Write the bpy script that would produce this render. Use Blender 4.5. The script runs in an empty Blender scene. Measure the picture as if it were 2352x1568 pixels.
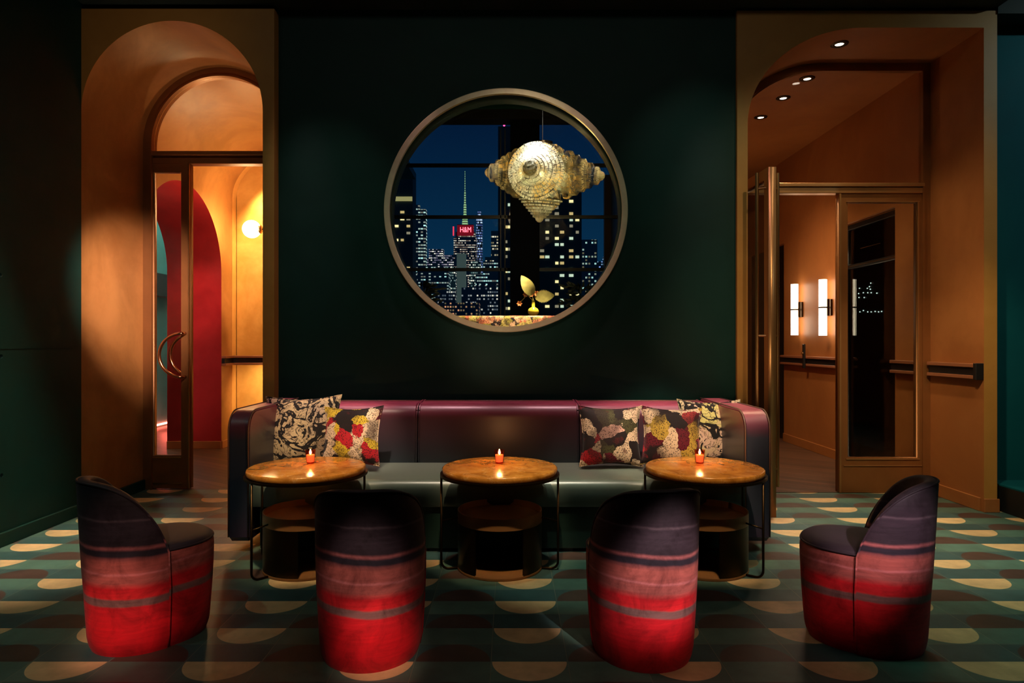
import bpy, bmesh, math, random
from mathutils import Vector, Matrix
random.seed(7)
SC = bpy.context.scene
COL = SC.collection
PI = math.pi
F, U0, V0, H = 1500.0, 1170.0, 787.0, 1.25

def at(u, v, D):
    return Vector(((u-U0)*D/F, D, H-(v-V0)*D/F))

# ------------------------------------------------------------------ node helpers
class NT:
    def __init__(s, name):
        s.m = bpy.data.materials.new(name); s.m.use_nodes = True
        s.t = s.m.node_tree; s.t.nodes.clear()
        s.out = s.n('ShaderNodeOutputMaterial')
    def n(s, kind, **kw):
        nd = s.t.nodes.new(kind)
        for k, v in kw.items(): setattr(nd, k, v)
        return nd
    def set(s, sock, v):
        if isinstance(v, bpy.types.NodeSocket): s.t.links.new(v, sock)
        elif v is not None:
            if isinstance(v, (tuple, list)) and len(v) == 3 and sock.type == 'RGBA': v = (*v, 1)
            sock.default_value = v
    def math(s, op, a, b=None, c=None):
        nd = s.n('ShaderNodeMath', operation=op)
        s.set(nd.inputs[0], a)
        if b is not None: s.set(nd.inputs[1], b)
        if c is not None: s.set(nd.inputs[2], c)
        return nd.outputs[0]
    def mix(s, f, a, b, mode='MIX'):
        nd = s.n('ShaderNodeMix', data_type='RGBA', blend_type=mode)
        s.set(nd.inputs[0], f); s.set(nd.inputs[6], a); s.set(nd.inputs[7], b)
        return nd.outputs[2]
    def noise(s, vec, scale, detail=3, rough=.5, dist=0, w=False):
        nd = s.n('ShaderNodeTexNoise')
        if vec is not None: s.set(nd.inputs['Vector'], vec)
        nd.inputs['Scale'].default_value = scale; nd.inputs['Detail'].default_value = detail
        nd.inputs['Roughness'].default_value = rough; nd.inputs['Distortion'].default_value = dist
        return nd.outputs[0], nd.outputs[1]
    def voro(s, vec, scale, feat='F1', rnd=1):
        nd = s.n('ShaderNodeTexVoronoi', feature=feat)
        if vec is not None: s.set(nd.inputs['Vector'], vec)
        nd.inputs['Scale'].default_value = scale
        nd.inputs['Randomness'].default_value = rnd
        return nd.outputs[0], (nd.outputs[1] if feat == 'F1' else None)
    def ramp(s, f, stops, interp='LINEAR'):
        nd = s.n('ShaderNodeValToRGB'); cr = nd.color_ramp; cr.interpolation = interp
        while len(cr.elements) > 1: cr.elements.remove(cr.elements[-1])
        cr.elements[0].position = stops[0][0]; cr.elements[0].color = (*stops[0][1], 1)
        for p, c in stops[1:]:
            e = cr.elements.new(p); e.color = (*c, 1)
        s.set(nd.inputs[0], f)
        return nd.outputs[0]
    def smooth(s, f, a, b):
        nd = s.n('ShaderNodeMapRange', interpolation_type='SMOOTHSTEP')
        s.set(nd.inputs[0], f); nd.inputs[1].default_value = a; nd.inputs[2].default_value = b
        return nd.outputs[0]
    def obj(s): return s.n('ShaderNodeTexCoord').outputs['Object']
    def gen(s): return s.n('ShaderNodeTexCoord').outputs['Generated']
    def pos(s): return s.n('ShaderNodeNewGeometry').outputs['Position']
    def xyz(s, v):
        nd = s.n('ShaderNodeSeparateXYZ'); s.set(nd.inputs[0], v); return nd.outputs
    def comb(s, x, y, z):
        nd = s.n('ShaderNodeCombineXYZ')
        for i, q in enumerate((x, y, z)): s.set(nd.inputs[i], q)
        return nd.outputs[0]
    def bump(s, h, strength=.2, dist=.01):
        nd = s.n('ShaderNodeBump'); nd.inputs['Strength'].default_value = strength
        nd.inputs['Distance'].default_value = dist; s.set(nd.inputs['Height'], h); return nd.outputs[0]
    def bsdf(s, color, rough=.5, metal=0, spec=.5, normal=None, sheen=0, sheen_tint=None, coat=0, emis=None, estr=0, trans=0, ior=1.5, coat_rough=.1):
        p = s.n('ShaderNodeBsdfPrincipled')
        s.set(p.inputs['Base Color'], color); s.set(p.inputs['Roughness'], rough)
        s.set(p.inputs['Metallic'], metal); p.inputs['Specular IOR Level'].default_value = spec
        if normal is not None: s.set(p.inputs['Normal'], normal)
        p.inputs['Sheen Weight'].default_value = sheen
        if sheen_tint: s.set(p.inputs['Sheen Tint'], sheen_tint)
        p.inputs['Coat Weight'].default_value = coat; p.inputs['Coat Roughness'].default_value = coat_rough
        p.inputs['Transmission Weight'].default_value = trans; p.inputs['IOR'].default_value = ior
        if emis is not None:
            s.set(p.inputs['Emission Color'], emis); s.set(p.inputs['Emission Strength'], estr)
        s.t.links.new(p.outputs[0], s.out.inputs[0])
        return p
def simple(name, color, rough=.5, metal=0, spec=.5, var=.15, scale=6, bump=0, **kw):
    n = NT(name); o = n.obj(); f, _ = n.noise(o, scale, 4)
    a = tuple(c*(1-var) for c in color); b = tuple(min(1, c*(1+var)) for c in color)
    col = n.mix(f, a, b)
    nm = n.bump(n.noise(o, scale*12, 3)[0], bump, .002) if bump else None
    n.bsdf(col, rough, metal, spec, normal=nm, **kw); return n.m
def plaster(name, c1, c2, rough=.42, scale=1.6, spec=.4):
    n = NT(name); o = n.pos()
    f, _ = n.noise(o, scale, 5, .6, .6); g, _ = n.noise(o, scale*5, 5, .65, .3)
    f2 = n.smooth(n.math('ADD', n.math('MULTIPLY', f, .75), n.math('MULTIPLY', g, .25)), .35, .65)
    r = n.math('ADD', n.math('MULTIPLY', g, .18), rough-.08)
    n.bsdf(n.mix(f2, c1, c2), r, 0, spec, normal=n.bump(g, .08, .004)); return n.m
def glassy(name, tint=(.9, .9, .9), refl=1.0, opac=0.0, dark=(0, 0, 0)):
    n = NT(name)
    tr = n.n('ShaderNodeBsdfTransparent'); tr.inputs[0].default_value = (*tint, 1)
    gl = n.n('ShaderNodeBsdfGlossy'); gl.inputs['Roughness'].default_value = .02
    fr = n.n('ShaderNodeLayerWeight'); fr.inputs[0].default_value = .5
    mx = n.n('ShaderNodeMixShader')
    n.set(mx.inputs[0], n.math('MULTIPLY', n.math('ADD', n.math('MULTIPLY', n.math('POWER', fr.outputs[1], 4.0), .9), .035), refl))
    n.t.links.new(tr.outputs[0], mx.inputs[1]); n.t.links.new(gl.outputs[0], mx.inputs[2])
    n.t.links.new(mx.outputs[0], n.out.inputs[0]); return n.m
def emit(name, color, strength):
    n = NT(name); n.bsdf((.02, .02, .02), .5, emis=color, estr=strength); return n.m

# ------------------------------------------------------------------ mesh helpers
def meshobj(name, bm, mat, parent=None, smooth=False, kind=None, auto=None):
    me = bpy.data.meshes.new(name); bm.to_mesh(me); bm.free()
    if smooth or auto is not None:
        for p in me.polygons: p.use_smooth = True
        if auto is not None: me.set_sharp_from_angle(angle=auto)
    for m in (mat if isinstance(mat, (list, tuple)) else [mat]): me.materials.append(m)
    o = bpy.data.objects.new(name, me); COL.objects.link(o)
    if parent is not None: o.parent = parent
    if kind: o['kind'] = kind
    return o
def tag(o, label, cat, group=None):
    o['label'] = label; o['category'] = cat
    if group: o['group'] = group
    return o
def thing(name, label, cat, loc=(0, 0, 0), rz=0, group=None):
    o = bpy.data.objects.new(name, None); COL.objects.link(o)
    o.empty_display_size = .1
    o.location = loc; o.rotation_euler = (0, 0, rz); tag(o, label, cat, group); return o
def dup(root, loc, rz, label):
    r = root.copy(); COL.objects.link(r); r.location = loc; r.rotation_euler = (0, 0, rz); r['label'] = label
    for ch in list(root.children):
        c = ch.copy(); COL.objects.link(c); c.parent = r
        for g in list(ch.children):
            d = g.copy(); COL.objects.link(d); d.parent = c
    return r
def struct(name, bm, mat, parent=None, **kw):
    return meshobj(name, bm, mat, parent, kind=None if parent else 'structure', **kw)
def box(bm, a, b, bev=0, seg=3):
    x0, y0, z0 = a; x1, y1, z1 = b
    r = bmesh.ops.create_cube(bm, size=1)
    vs = r['verts']
    bmesh.ops.scale(bm, vec=(x1-x0, y1-y0, z1-z0), verts=vs)
    bmesh.ops.translate(bm, vec=((x0+x1)/2, (y0+y1)/2, (z0+z1)/2), verts=vs)
    if bev:
        es = list({e for v in vs for e in v.link_edges})
        bmesh.ops.bevel(bm, geom=es, offset=bev, segments=seg, profile=.5, affect='EDGES')
    return bm
def B(a, b, bev=0, seg=3):
    return box(bmesh.new(), a, b, bev, seg)
def tube(bm, pts, r, n=10, closed=False, cap=True):
    pts = [Vector(p) for p in pts]; L = len(pts); rings = []
    prev = None
    for i, p in enumerate(pts):
        if closed: t = pts[(i+1) % L]-pts[i-1]
        else: t = pts[min(i+1, L-1)]-pts[max(i-1, 0)]
        t.normalize()
        if prev is None:
            a = Vector((0, 0, 1)) if abs(t.z) < .9 else Vector((1, 0, 0))
            x = t.cross(a).normalized()
        else:
            x = (prev-t*prev.dot(t)).normalized()
        prev = x; y = t.cross(x)
        rr = r[i] if isinstance(r, (list, tuple)) else r
        rings.append([bm.verts.new(p+x*math.cos(2*PI*k/n)*rr+y*math.sin(2*PI*k/n)*rr) for k in range(n)])
    m = L if closed else L-1
    for i in range(m):
        A, C = rings[i], rings[(i+1) % L]
        for k in range(n):
            bm.faces.new((A[k], A[(k+1) % n], C[(k+1) % n], C[k]))
    if cap and not closed:
        bm.faces.new(list(reversed(rings[0]))); bm.faces.new(rings[-1])
    return bm
def lathe(bm, prof, n=48, c=(0, 0, 0), a0=0, a1=2*PI, mat=None):
    """profile of (r,z), revolved round z"""
    full = abs(a1-a0-2*PI) < 1e-6; rows = []
    m = n if full else n+1
    M = mat or Matrix.Identity(4); c = Vector(c)
    for r, z in prof:
        if r < 1e-6: v = bm.verts.new(M @ Vector((0, 0, z))+c); rows.append([v]*m)
        else: rows.append([bm.verts.new(M @ Vector((r*math.cos(a0+(a1-a0)*k/n), r*math.sin(a0+(a1-a0)*k/n), z))+c) for k in range(m)])
    for i in range(len(rows)-1):
        for k in range(n):
            k2 = (k+1) % m
            q = [rows[i][k], rows[i][k2], rows[i+1][k2], rows[i+1][k]]
            u = []
            for v in q:
                if v not in u: u.append(v)
            if len(u) > 2:
                try: bm.faces.new(u)
                except ValueError: pass
    return bm
def poly(loops, d0, d1, axis='Y'):
    """filled 2-D outline with holes, extruded along an axis"""
    cu = bpy.data.curves.new('tmp', 'CURVE'); cu.dimensions = '2D'; cu.fill_mode = 'BOTH'
    for lp in loops:
        s = cu.splines.new('POLY'); s.points.add(len(lp)-1)
        for i, p in enumerate(lp): s.points[i].co = (p[0], p[1], 0, 1)
        s.use_cyclic_u = True
    cu.extrude = abs(d1-d0)/2
    o = bpy.data.objects.new('tmp', cu); COL.objects.link(o)
    dg = bpy.context.evaluated_depsgraph_get()
    me = bpy.data.meshes.new_from_object(o.evaluated_get(dg))
    bm = bmesh.new(); bm.from_mesh(me); mid = (d0+d1)/2
    for v in bm.verts:
        x, y, z = v.co
        v.co = (x, mid+z, y) if axis == 'Y' else ((mid+z, x, y) if axis == 'X' else (x, y, mid+z))
    bmesh.ops.remove_doubles(bm, verts=bm.verts, dist=1e-5)
    bmesh.ops.recalc_face_normals(bm, faces=bm.faces)
    bpy.data.objects.remove(o); bpy.data.curves.remove(cu); bpy.data.meshes.remove(me)
    return bm
def arc(cx, cy, r, a0, a1, n=40, ry=None):
    ry = ry or r
    return [(cx+r*math.cos(math.radians(a0+(a1-a0)*i/n)), cy+ry*math.sin(math.radians(a0+(a1-a0)*i/n))) for i in range(n+1)]
def rect(x0, y0, x1, y1): return [(x0, y0), (x1, y0), (x1, y1), (x0, y1)]

# ------------------------------------------------------------------ materials
GREEN = plaster('deep_green_paint', (.0015, .026, .0185), (.003, .036, .027), .55, 1.2, .25)
TEAL = plaster('blue_teal_paint', (.001, .075, .095), (.002, .09, .11), .7, 1.2, .15)
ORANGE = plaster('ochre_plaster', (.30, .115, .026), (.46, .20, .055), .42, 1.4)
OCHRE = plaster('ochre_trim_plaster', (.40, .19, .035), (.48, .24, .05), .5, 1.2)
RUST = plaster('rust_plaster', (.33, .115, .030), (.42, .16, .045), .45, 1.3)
YELLOW = plaster('lamplit_golden_plaster', (.52, .24, .05), (.70, .36, .10), .45, 1.5)  # kept lighter than the ochre so the niche's lamplit brightness is in the colour
REDP = plaster('crimson_plaster', (.28, .012, .014), (.40, .02, .022), .4, 1.5)
TEALR = plaster('sea_green_plaster', (.06, .16, .13), (.08, .22, .19), .5, 1.5)
BLACKG = simple('black_green_ceiling', (.004, .014, .011), .7)
BRONZE = simple('dark_bronze', (.30, .125, .038), .40, .55, var=.25, scale=5)
BRASS = simple('brushed_brass', (.60, .36, .15), .30, 1, var=.2, scale=9)
BRASSF = simple('satin_brass_ring', (.95, .72, .46), .36, .35, var=.25, scale=14)
DKBRONZE = simple('blackened_bronze', (.055, .034, .016), .38, 1, var=.3, scale=6)
BLACK = simple('black_metal', (.012, .010, .009), .45)
GLASS = glassy('clear_pane')
GLASSF = glassy('dim_pane', (.8, .82, .8), .9)
DARKGLASS = NT('dark_mirror_glass'); DARKGLASS.bsdf((.004, .006, .007), .05, 0, .6); DARKGLASS = DARKGLASS.m

def tile_mat():
    n = NT('patterned_cement_tiles'); p = n.pos(); X, Y, Z = n.xyz(p)
    W = .30
    xs = n.math('DIVIDE', n.math('ADD', X, .0717), W); ys = n.math('DIVIDE', n.math('SUBTRACT', Y, 2.5615), W)
    col = n.math('FLOOR', xs); fx = n.math('SUBTRACT', xs, col)
    row = n.math('FLOOR', ys); fy = n.math('SUBTRACT', ys, row)
    par = n.math('GREATER_THAN', n.math('PINGPONG', col, 1), .5)       # 1 = brown column
    dx = n.math('SUBTRACT', fx, .5); dx2 = n.math('MULTIPLY', dx, dx)
    g = n.math('SUBTRACT', 1, fy)
    bowl = n.math('SUBTRACT', 1, n.smooth(n.math('SQRT', n.math('ADD', dx2, n.math('MULTIPLY', g, g))), .482, .490))
    dome = n.math('SUBTRACT', 1, n.smooth(n.math('SQRT', n.math('ADD', dx2, n.math('MULTIPLY', fy, fy))), .482, .490))
    far = n.math('LESS_THAN', fy, .5)                                   # beyond the flat edge
    near = n.math('SUBTRACT', 1, far)
    cream = n.math('MULTIPLY', n.math('MULTIPLY', bowl, near), n.math('SUBTRACT', 1, par))
    brown = n.math('MULTIPLY', n.math('MULTIPLY', dome, far), par)
    nz, _ = n.noise(p, 9, 5, .6); nz2, _ = n.noise(p, 2.2, 4, .6)
    wn = n.n('ShaderNodeTexWhiteNoise', noise_dimensions='2D')
    n.set(wn.inputs['Vector'], n.comb(col, n.math('FLOOR', n.math('ADD', ys, .5)), 0))
    tv = n.math('ADD', n.math('MULTIPLY', wn.outputs[0], .35), .80)
    base = n.mix(far, (.075, .150, .115), (.040, .092, .088))
    c = n.mix(cream, base, (.66, .44, .21)); c = n.mix(brown, c, (.070, .040, .030))
    c = n.mix(1, c, n.comb(tv, tv, tv), 'MULTIPLY')
    c = n.mix(1, c, n.ramp(nz, [(.3, (.72, .72, .72)), (.7, (1.12, 1.12, 1.12))]), 'MULTIPLY')
    # grout
    ex = n.math('MINIMUM', fx, n.math('SUBTRACT', 1, fx))
    ey = n.math('ABSOLUTE', n.math('SUBTRACT', fy, .5))
    gr = n.math('SUBTRACT', 1, n.smooth(n.math('MINIMUM', ex, ey), .002, .007))
    c = n.mix(n.math('MULTIPLY', gr, .7), c, (.20, .19, .12))
    r = n.math('ADD', n.math('MULTIPLY', nz2, .25), .30)
    n.bsdf(c, r, 0, .45, normal=n.bump(n.math('SUBTRACT', n.math('MULTIPLY', nz, .15), gr), .15, .002)); return n.m
def wood_mat():
    n = NT('dark_wood_planks'); p = n.pos(); X, Y, Z = n.xyz(p)
    a = n.math('ADD', n.math('MULTIPLY', X, .55), n.math('MULTIPLY', Y, .83))
    b = n.math('SUBTRACT', n.math('MULTIPLY', X, .83), n.math('MULTIPLY', Y, .55))
    s = n.math('DIVIDE', a, .09); f = n.math('FRACT', s)
    wn = n.n('ShaderNodeTexWhiteNoise', noise_dimensions='1D'); n.set(wn.inputs['W'], n.math('FLOOR', s))
    nz, _ = n.noise(n.comb(n.math('MULTIPLY', a, 22), n.math('MULTIPLY', b, 1.5), 0), 2, 5)
    c = n.mix(nz, (.060, .026, .014), (.16, .075, .040))
    tv = n.math('ADD', n.math('MULTIPLY', wn.outputs[0], .7), .6)
    c = n.mix(1, c, n.comb(tv, tv, tv), 'MULTIPLY')
    gap = n.math('LESS_THAN', f, .06); c = n.mix(gap, c, (.008, .004, .003))
    n.bsdf(c, .45, 0, .4); return n.m
TILE = tile_mat(); WOOD = wood_mat()

def velvet():
    n = NT('ombre_velvet'); o = n.obj(); X, Y, Z = n.xyz(o)
    nz, _ = n.noise(o, 3.2, 4, .6); n2, _ = n.noise(n.comb(n.math('MULTIPLY', X, 3), n.math('MULTIPLY', Y, 3), n.math('MULTIPLY', Z, 40)), 2.5, 4)
    inf = n.n('ShaderNodeObjectInfo')
    k = n.math('MULTIPLY', n.math('SUBTRACT', inf.outputs['Random'], .5), .03)
    z = n.math('ADD', n.math('ADD', Z, n.math('MULTIPLY', n.math('SUBTRACT', nz, .5), .035)), k)
    z = n.math('ADD', z, n.math('MULTIPLY', X, .05))
    f = n.math('DIVIDE', z, .75)
    red = (.50, .006, .012); rd = (.42, .008, .014); br = (.30, .075, .065); gy = (.15, .075, .07); nv = (.030, .020, .028); pk = (.45, .14, .14); dk = (.022, .018, .028)
    c = n.ramp(f, [(0, (.36, .004, .010)), (.18, red), (.285, rd), (.295, gy), (.325, gy), (.335, (.46, .012, .016)), (.385, rd), (.42, br), (.455, br), (.465, pk), (.475, br), (.53, (.34, .085, .07)), (.55, (.20, .06, .06)), (.56, dk), (.585, dk), (.60, (.36, .11, .11)), (.615, nv), (.74, (.038, .026, .036)), (.75, (.10, .07, .085)), (.76, nv), (.86, (.028, .020, .026)), (1, (.012, .009, .012))])
    n3, _ = n.noise(o, 7, 6, .72, .8)
    c = n.mix(1, c, n.ramp(n3, [(.32, (.50, .46, .46)), (.52, (1, 1, 1)), (.70, (1.3, 1.2, 1.2))]), 'MULTIPLY')
    c = n.mix(1, c, n.ramp(n2, [(.3, (.85, .85, .85)), (.7, (1.12, 1.12, 1.12))]), 'MULTIPLY')
    n.bsdf(c, .62, 0, .25, normal=n.bump(n.noise(o, 60, 3)[0], .12, .003), sheen=.06, sheen_tint=(.9, .5, .5)); return n.m
VELVET = velvet()
VELDARK = NT('dark_velvet')
_o = VELDARK.obj(); _f, _ = VELDARK.noise(_o, 6, 4)
VELDARK.bsdf(VELDARK.mix(_f, (.016, .011, .016), (.034, .022, .030)), .6, 0, .25, sheen=.08, sheen_tint=(.6, .5, .6)); VELDARK = VELDARK.m

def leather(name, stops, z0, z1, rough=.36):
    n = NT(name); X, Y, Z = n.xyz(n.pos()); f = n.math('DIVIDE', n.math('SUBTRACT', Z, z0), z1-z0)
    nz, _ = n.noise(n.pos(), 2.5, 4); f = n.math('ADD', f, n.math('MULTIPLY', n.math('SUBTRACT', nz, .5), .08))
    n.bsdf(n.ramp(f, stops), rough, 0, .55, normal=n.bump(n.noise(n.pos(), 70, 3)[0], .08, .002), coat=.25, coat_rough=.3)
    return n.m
SOFAB = leather('highlit_wine_to_slate_leather', [(0, (.022, .035, .045)), (.3, (.045, .034, .045)), (.7, (.10, .040, .055)), (.9, (.24, .045, .075)), (1, (.50, .09, .15))], .42, .84)  # pink highlight along the top edge is painted into this gradient
SOFAA = leather('highlit_slate_leather_arm', [(0, (.050, .022, .055)), (.3, (.040, .045, .075)), (.8, (.055, .06, .085)), (.90, (.22, .055, .085)), (1, (.42, .10, .13))], .03, .84)  # top stops paint the pink highlight on the arm's rounded corner
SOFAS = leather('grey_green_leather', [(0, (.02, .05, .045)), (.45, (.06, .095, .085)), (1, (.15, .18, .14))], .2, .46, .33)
SOFAP = simple('dark_green_plinth', (.010, .035, .026), .5)
PIPE = simple('tan_piping', (.22, .12, .085), .4)
def marble():
    n = NT('ochre_marble'); o = n.obj()
    f, _ = n.noise(o, 7, 6, .65, 1.2); g, _ = n.noise(o, 3.5, 5, .6, 2.0)
    c = n.ramp(f, [(.3, (.28, .095, .010)), (.5, (.52, .20, .028)), (.7, (.68, .30, .055))])
    vein = n.math('SUBTRACT', 1, n.smooth(n.math('ABSOLUTE', n.math('SUBTRACT', g, .5)), 0, .012))
    c = n.mix(n.math('MULTIPLY', vein, .35), c, (.75, .5, .25))
    n.bsdf(c, .20, 0, .5); return n.m
MARBLE = marble()
def floral(name, pal, scale, seed):
    n = NT(name); o = n.obj(); X, Y, Z = n.xyz(o)
    p = n.comb(n.math('ADD', X, seed), Y, Z)
    a, _ = n.noise(p, scale, 2, .5, 1.6); b, _ = n.noise(p, scale*1.9, 3, .5, 2.6); cz, _ = n.noise(p, scale*.55, 2)
    sw = n.math('FRACT', n.math('MULTIPLY', n.math('ADD', a, n.math('MULTIPLY', b, .20)), 4.2))
    msk = n.smooth(sw, .34, .42); petal = n.ramp(n.math('ADD', cz, n.math('MULTIPLY', b, .12)), [(.30, pal[0]), (.46, pal[1]), (.56, pal[2]), (.66, pal[3])])
    c = n.mix(msk, (.010, .007, .006), petal)
    ed = n.smooth(n.math('ABSOLUTE', n.math('SUBTRACT', b, .5)), .0, .035); c = n.mix(ed, (.02, .013, .010), c)
    n.bsdf(c, .75, 0, .2, sheen=.2); return n.m
def speckle(name, pal, scale, seed):
    n = NT(name); o = n.obj(); X, Y, Z = n.xyz(o)
    p = n.comb(n.math('ADD', X, seed), Y, Z)
    nf, nc = n.noise(p, scale*1.3, 4, .6)
    va = n.n('ShaderNodeVectorMath', operation='SCALE'); n.set(va.inputs[0], nc); va.inputs[3].default_value = .9/scale
    vb = n.n('ShaderNodeVectorMath', operation='ADD'); n.set(vb.inputs[0], p); n.set(vb.inputs[1], va.outputs[0])
    vd, vc = n.voro(vb.outputs[0], scale*1.7)
    c = n.ramp(n.xyz(vc)[0], [(k/len(pal), q) for k, q in enumerate(pal)], 'CONSTANT')
    heart = n.smooth(n.math('ADD', vd, n.math('MULTIPLY', nf, .5)), .30, .42)
    c = n.mix(heart, n.mix(.75, c, (.10, .01, .01)), c)
    rim = n.smooth(n.math('ADD', vd, n.math('MULTIPLY', nf, .6)), 1.0, 1.2); c = n.mix(rim, c, (.012, .006, .006))
    d, _ = n.voro(p, 105); dots = n.smooth(d, .26, .44)
    c = n.mix(dots, n.mix(.85, c, (.015, .006, .006)), c)
    dk = n.smooth(n.noise(p, scale*1.1, 3)[0], .36, .50); c = n.mix(dk, n.mix(.7, c, (.02, .008, .008)), c)
    n.bsdf(c, .7, 0, .2, sheen=.1); return n.m
blk = (.012, .007, .007); wine = (.12, .008, .018); crm = (.72, .52, .34); yel = (.62, .42, .03); red = (.45, .012, .02); olv = (.06, .055, .02); pnk = (.75, .42, .33)
FAB_A = floral('black_cream_floral', ((.34, .24, .20), (.55, .40, .22), (.62, .45, .24), (.30, .20, .12)), 6.2, 1.3)
FAB_E = floral('black_cream_floral_bright', ((.62, .52, .28), (.75, .62, .36), (.66, .42, .30), (.62, .55, .18)), 6.6, 5.1)
FAB_B = speckle('yellow_red_speckle', [crm, yel, wine, crm, yel, red, crm, blk, yel], 6.5, 2.2)
FAB_C = speckle('dark_red_cream_speckle', [blk, crm, red, olv, pnk, blk, wine, crm], 5.5, 9.4)
FAB_D = speckle('red_gold_speckle', [wine, crm, (.35, .03, .03), (.5, .32, .05), blk, crm, red, wine], 5.5, 14.7)
BENCHF = speckle('rose_print_fabric', [(.85, .30, .12), (.7, .5, .12), (.8, .2, .08), (.9, .5, .25), (.4, .3, .05)], 13, 3)

# ------------------------------------------------------------------ the room shell
DW = 4.85; DL = 4.76; DR = 4.82
struct('floor', B((-3.3, -3.2, -.1), (6, 5.60, 0)), TILE)
struct('ceiling', B((-3.3, -3.2, 4.6), (6.2, 5.2, 4.7)), BLACKG)
# left wall with form-tie holes
lw = poly([rect(-3.2, 0, DL, 4.6)]+[arc(yy, zz, .013, 0, 350, 15) for yy, zz in ((4.005, 1.665), (4.01, 1.168), (4.015, .436))], -3.30, -3.12, 'X')
wl = struct('wall_left', lw, GREEN)
struct('trim_1', B((-3.135, -3.2, 1.212), (-3.118, DL-.001, 1.216)), GREEN)
bb = B((-3.12, -3.2, 0), (-3.098, DL, .086), .003, 1)
struct('baseboard_left', bb, GREEN)
# main wall
hole = arc(-.026, 2.23, .864, 0, 356.25, 95)
outl = [(-1.714, 0), (1.681, 0), (1.681, 3.705), (3.60, 3.705), (3.60, 4.6), (-3.3, 4.6), (-3.3, 3.684), (-1.714, 3.684)]
struct('wall_back', poly([outl, hole], DW, DW+.2), GREEN)
struct('trim_2', B((-3.12, 4.70, 3.72), (3.6, DW, 4.6), .004, 1), BLACKG)
struct('trim_3', B((3.60, DW-.04, 3.675), (6, 5.2, 4.6)), BLACKG)
struct('wall_right_end', B((3.655, 5.0, 0), (6, 5.2, 3.675)), TEAL)
struct('wall_right', B((6, -3.2, 0), (6.2, 5.2, 4.6)), GREEN)
struct('wall_front', B((-3.3, -3.4, 0), (6.2, -3.2, 4.6)), GREEN)
pl = struct('wall_platform', B((3.64, 2.2, 0), (5.99, 5.0, .19), .004, 1), simple('black_plinth', (.006, .008, .008), .5))
pl.name = 'stage_platform'; tag(pl, 'low black platform with teal top against the blue teal wall', 'platform'); del pl['kind']
meshobj('top_surface', B((3.64, 2.2, .1901), (5.99, 5.0, .20)), TEAL, pl)

# left arched surround
def archpath(cx, r, spring, n=48): return [(cx-r, 0)]+list(reversed(arc(cx, spring, r, 0, 180, n)))+[(cx+r, 0)]
CX, CR, CS = -2.459, .661, 2.935
inn = archpath(CX, CR, CS)
outer = [(-3.3, 0)]+inn+[(-1.714, 0), (-1.714, 3.684), (-3.3, 3.684)]
bm = poly([outer], DL, 5.56)
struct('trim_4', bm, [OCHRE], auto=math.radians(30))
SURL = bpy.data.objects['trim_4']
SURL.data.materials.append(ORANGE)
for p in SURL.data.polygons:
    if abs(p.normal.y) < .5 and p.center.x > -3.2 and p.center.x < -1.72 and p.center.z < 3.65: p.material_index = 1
struct('baseboard_left_reveal', B((-3.12, DL, 0), (-3.098, 5.56, .086), .003, 1), GREEN)
# right surround, one rounded corner
rin = [(1.759, 0)]+[(1.759+.86-.86*math.cos(t*PI/2/40), 2.86+.715*math.sin(t*PI/2/40)) for t in range(41)]+[(3.502, 3.575), (3.502, 0)]
outer = [(1.681, 0)]+rin+[(3.60, 0), (3.60, 3.70), (1.681, 3.70)]
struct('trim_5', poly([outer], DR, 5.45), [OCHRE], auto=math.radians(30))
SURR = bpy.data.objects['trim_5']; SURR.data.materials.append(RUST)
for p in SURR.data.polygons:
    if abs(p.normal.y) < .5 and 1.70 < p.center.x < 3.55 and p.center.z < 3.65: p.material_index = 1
bs = B((3.488, DR+.03, 0), (3.504, 5.45, .10), .003, 1); box(bs, (3.50, DR-.012, 0), (3.612, DR, .10), .003, 1)
struct('baseboard_right_reveal', bs, RUST)

# ------------------------------------------------------------------ left corridor
struct('floor_corridor_left', B((-6.2, 5.60, -.1), (-1.52, 10.6, 0)), WOOD)
sw = [(5.76, 0)]+[(5.99, 0)]+list(reversed(arc(6.85, 2.07, .86, 0, 180, 48)))+[(7.71, 0), (8.4, 0), (8.4, 3.9), (5.76, 3.9)]
ob = struct('wall_corridor_left', poly([sw], -4.04, -3.40, 'X'), [ORANGE], auto=math.radians(30))
ob.data.materials.append(REDP); ob.data.materials.append(TEALR)
for p in ob.data.polygons:
    if abs(p.normal.x) < .5 and 5.95 < p.center.y < 7.75: p.material_index = 1
    elif p.normal.x < -.5: p.material_index = 2
NX, NR, NS = -2.875, .52, 3.02
# end wall with an arched niche
ew = [(-3.40, 0), (NX-NR, 0)]+[q for q in reversed(arc(NX, NS, NR, 0, 180, 40))]+[(NX+NR, 0), (-1.52, 0), (-1.52, 3.9), (-3.40, 3.9)]
ew = [(-3.40, 0)]+[q for q in reversed(arc(NX, NS, NR, 0, 180, 40))]+[(NX+NR, 0), (-1.52, 0), (-1.52, 3.9), (-3.40, 3.9)]
ob = struct('wall_corridor_end', poly([ew], 8.0, 8.12), [ORANGE], auto=math.radians(30))
ob.data.materials.append(YELLOW)
for p in ob.data.polygons:
    if abs(p.normal.y) < .5 and -3.398 < p.center.x < -2.0 and p.center.z < 3.6: p.material_index = 1
struct('wall_niche_back', B((-3.39, 8.121, 0), (-1.52, 8.25, 3.9)), YELLOW)
struct('wall_corridor_inner', B((-1.62, 5.76, 0), (-1.52, 8.0, 3.9)), ORANGE)
struct('wall_corridor_return', poly([[(-4.2, 0), (-3.12, 0), (-3.12, 2.935)]+[(CX-CR*math.cos(t*PI/40), CS+CR*math.sin(t*PI/40)) for t in range(41)]+[(CX+CR, 0), (-1.52, 0), (-1.52, 3.9), (-4.2, 3.9)]], 5.66, 5.76), ORANGE)
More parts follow.
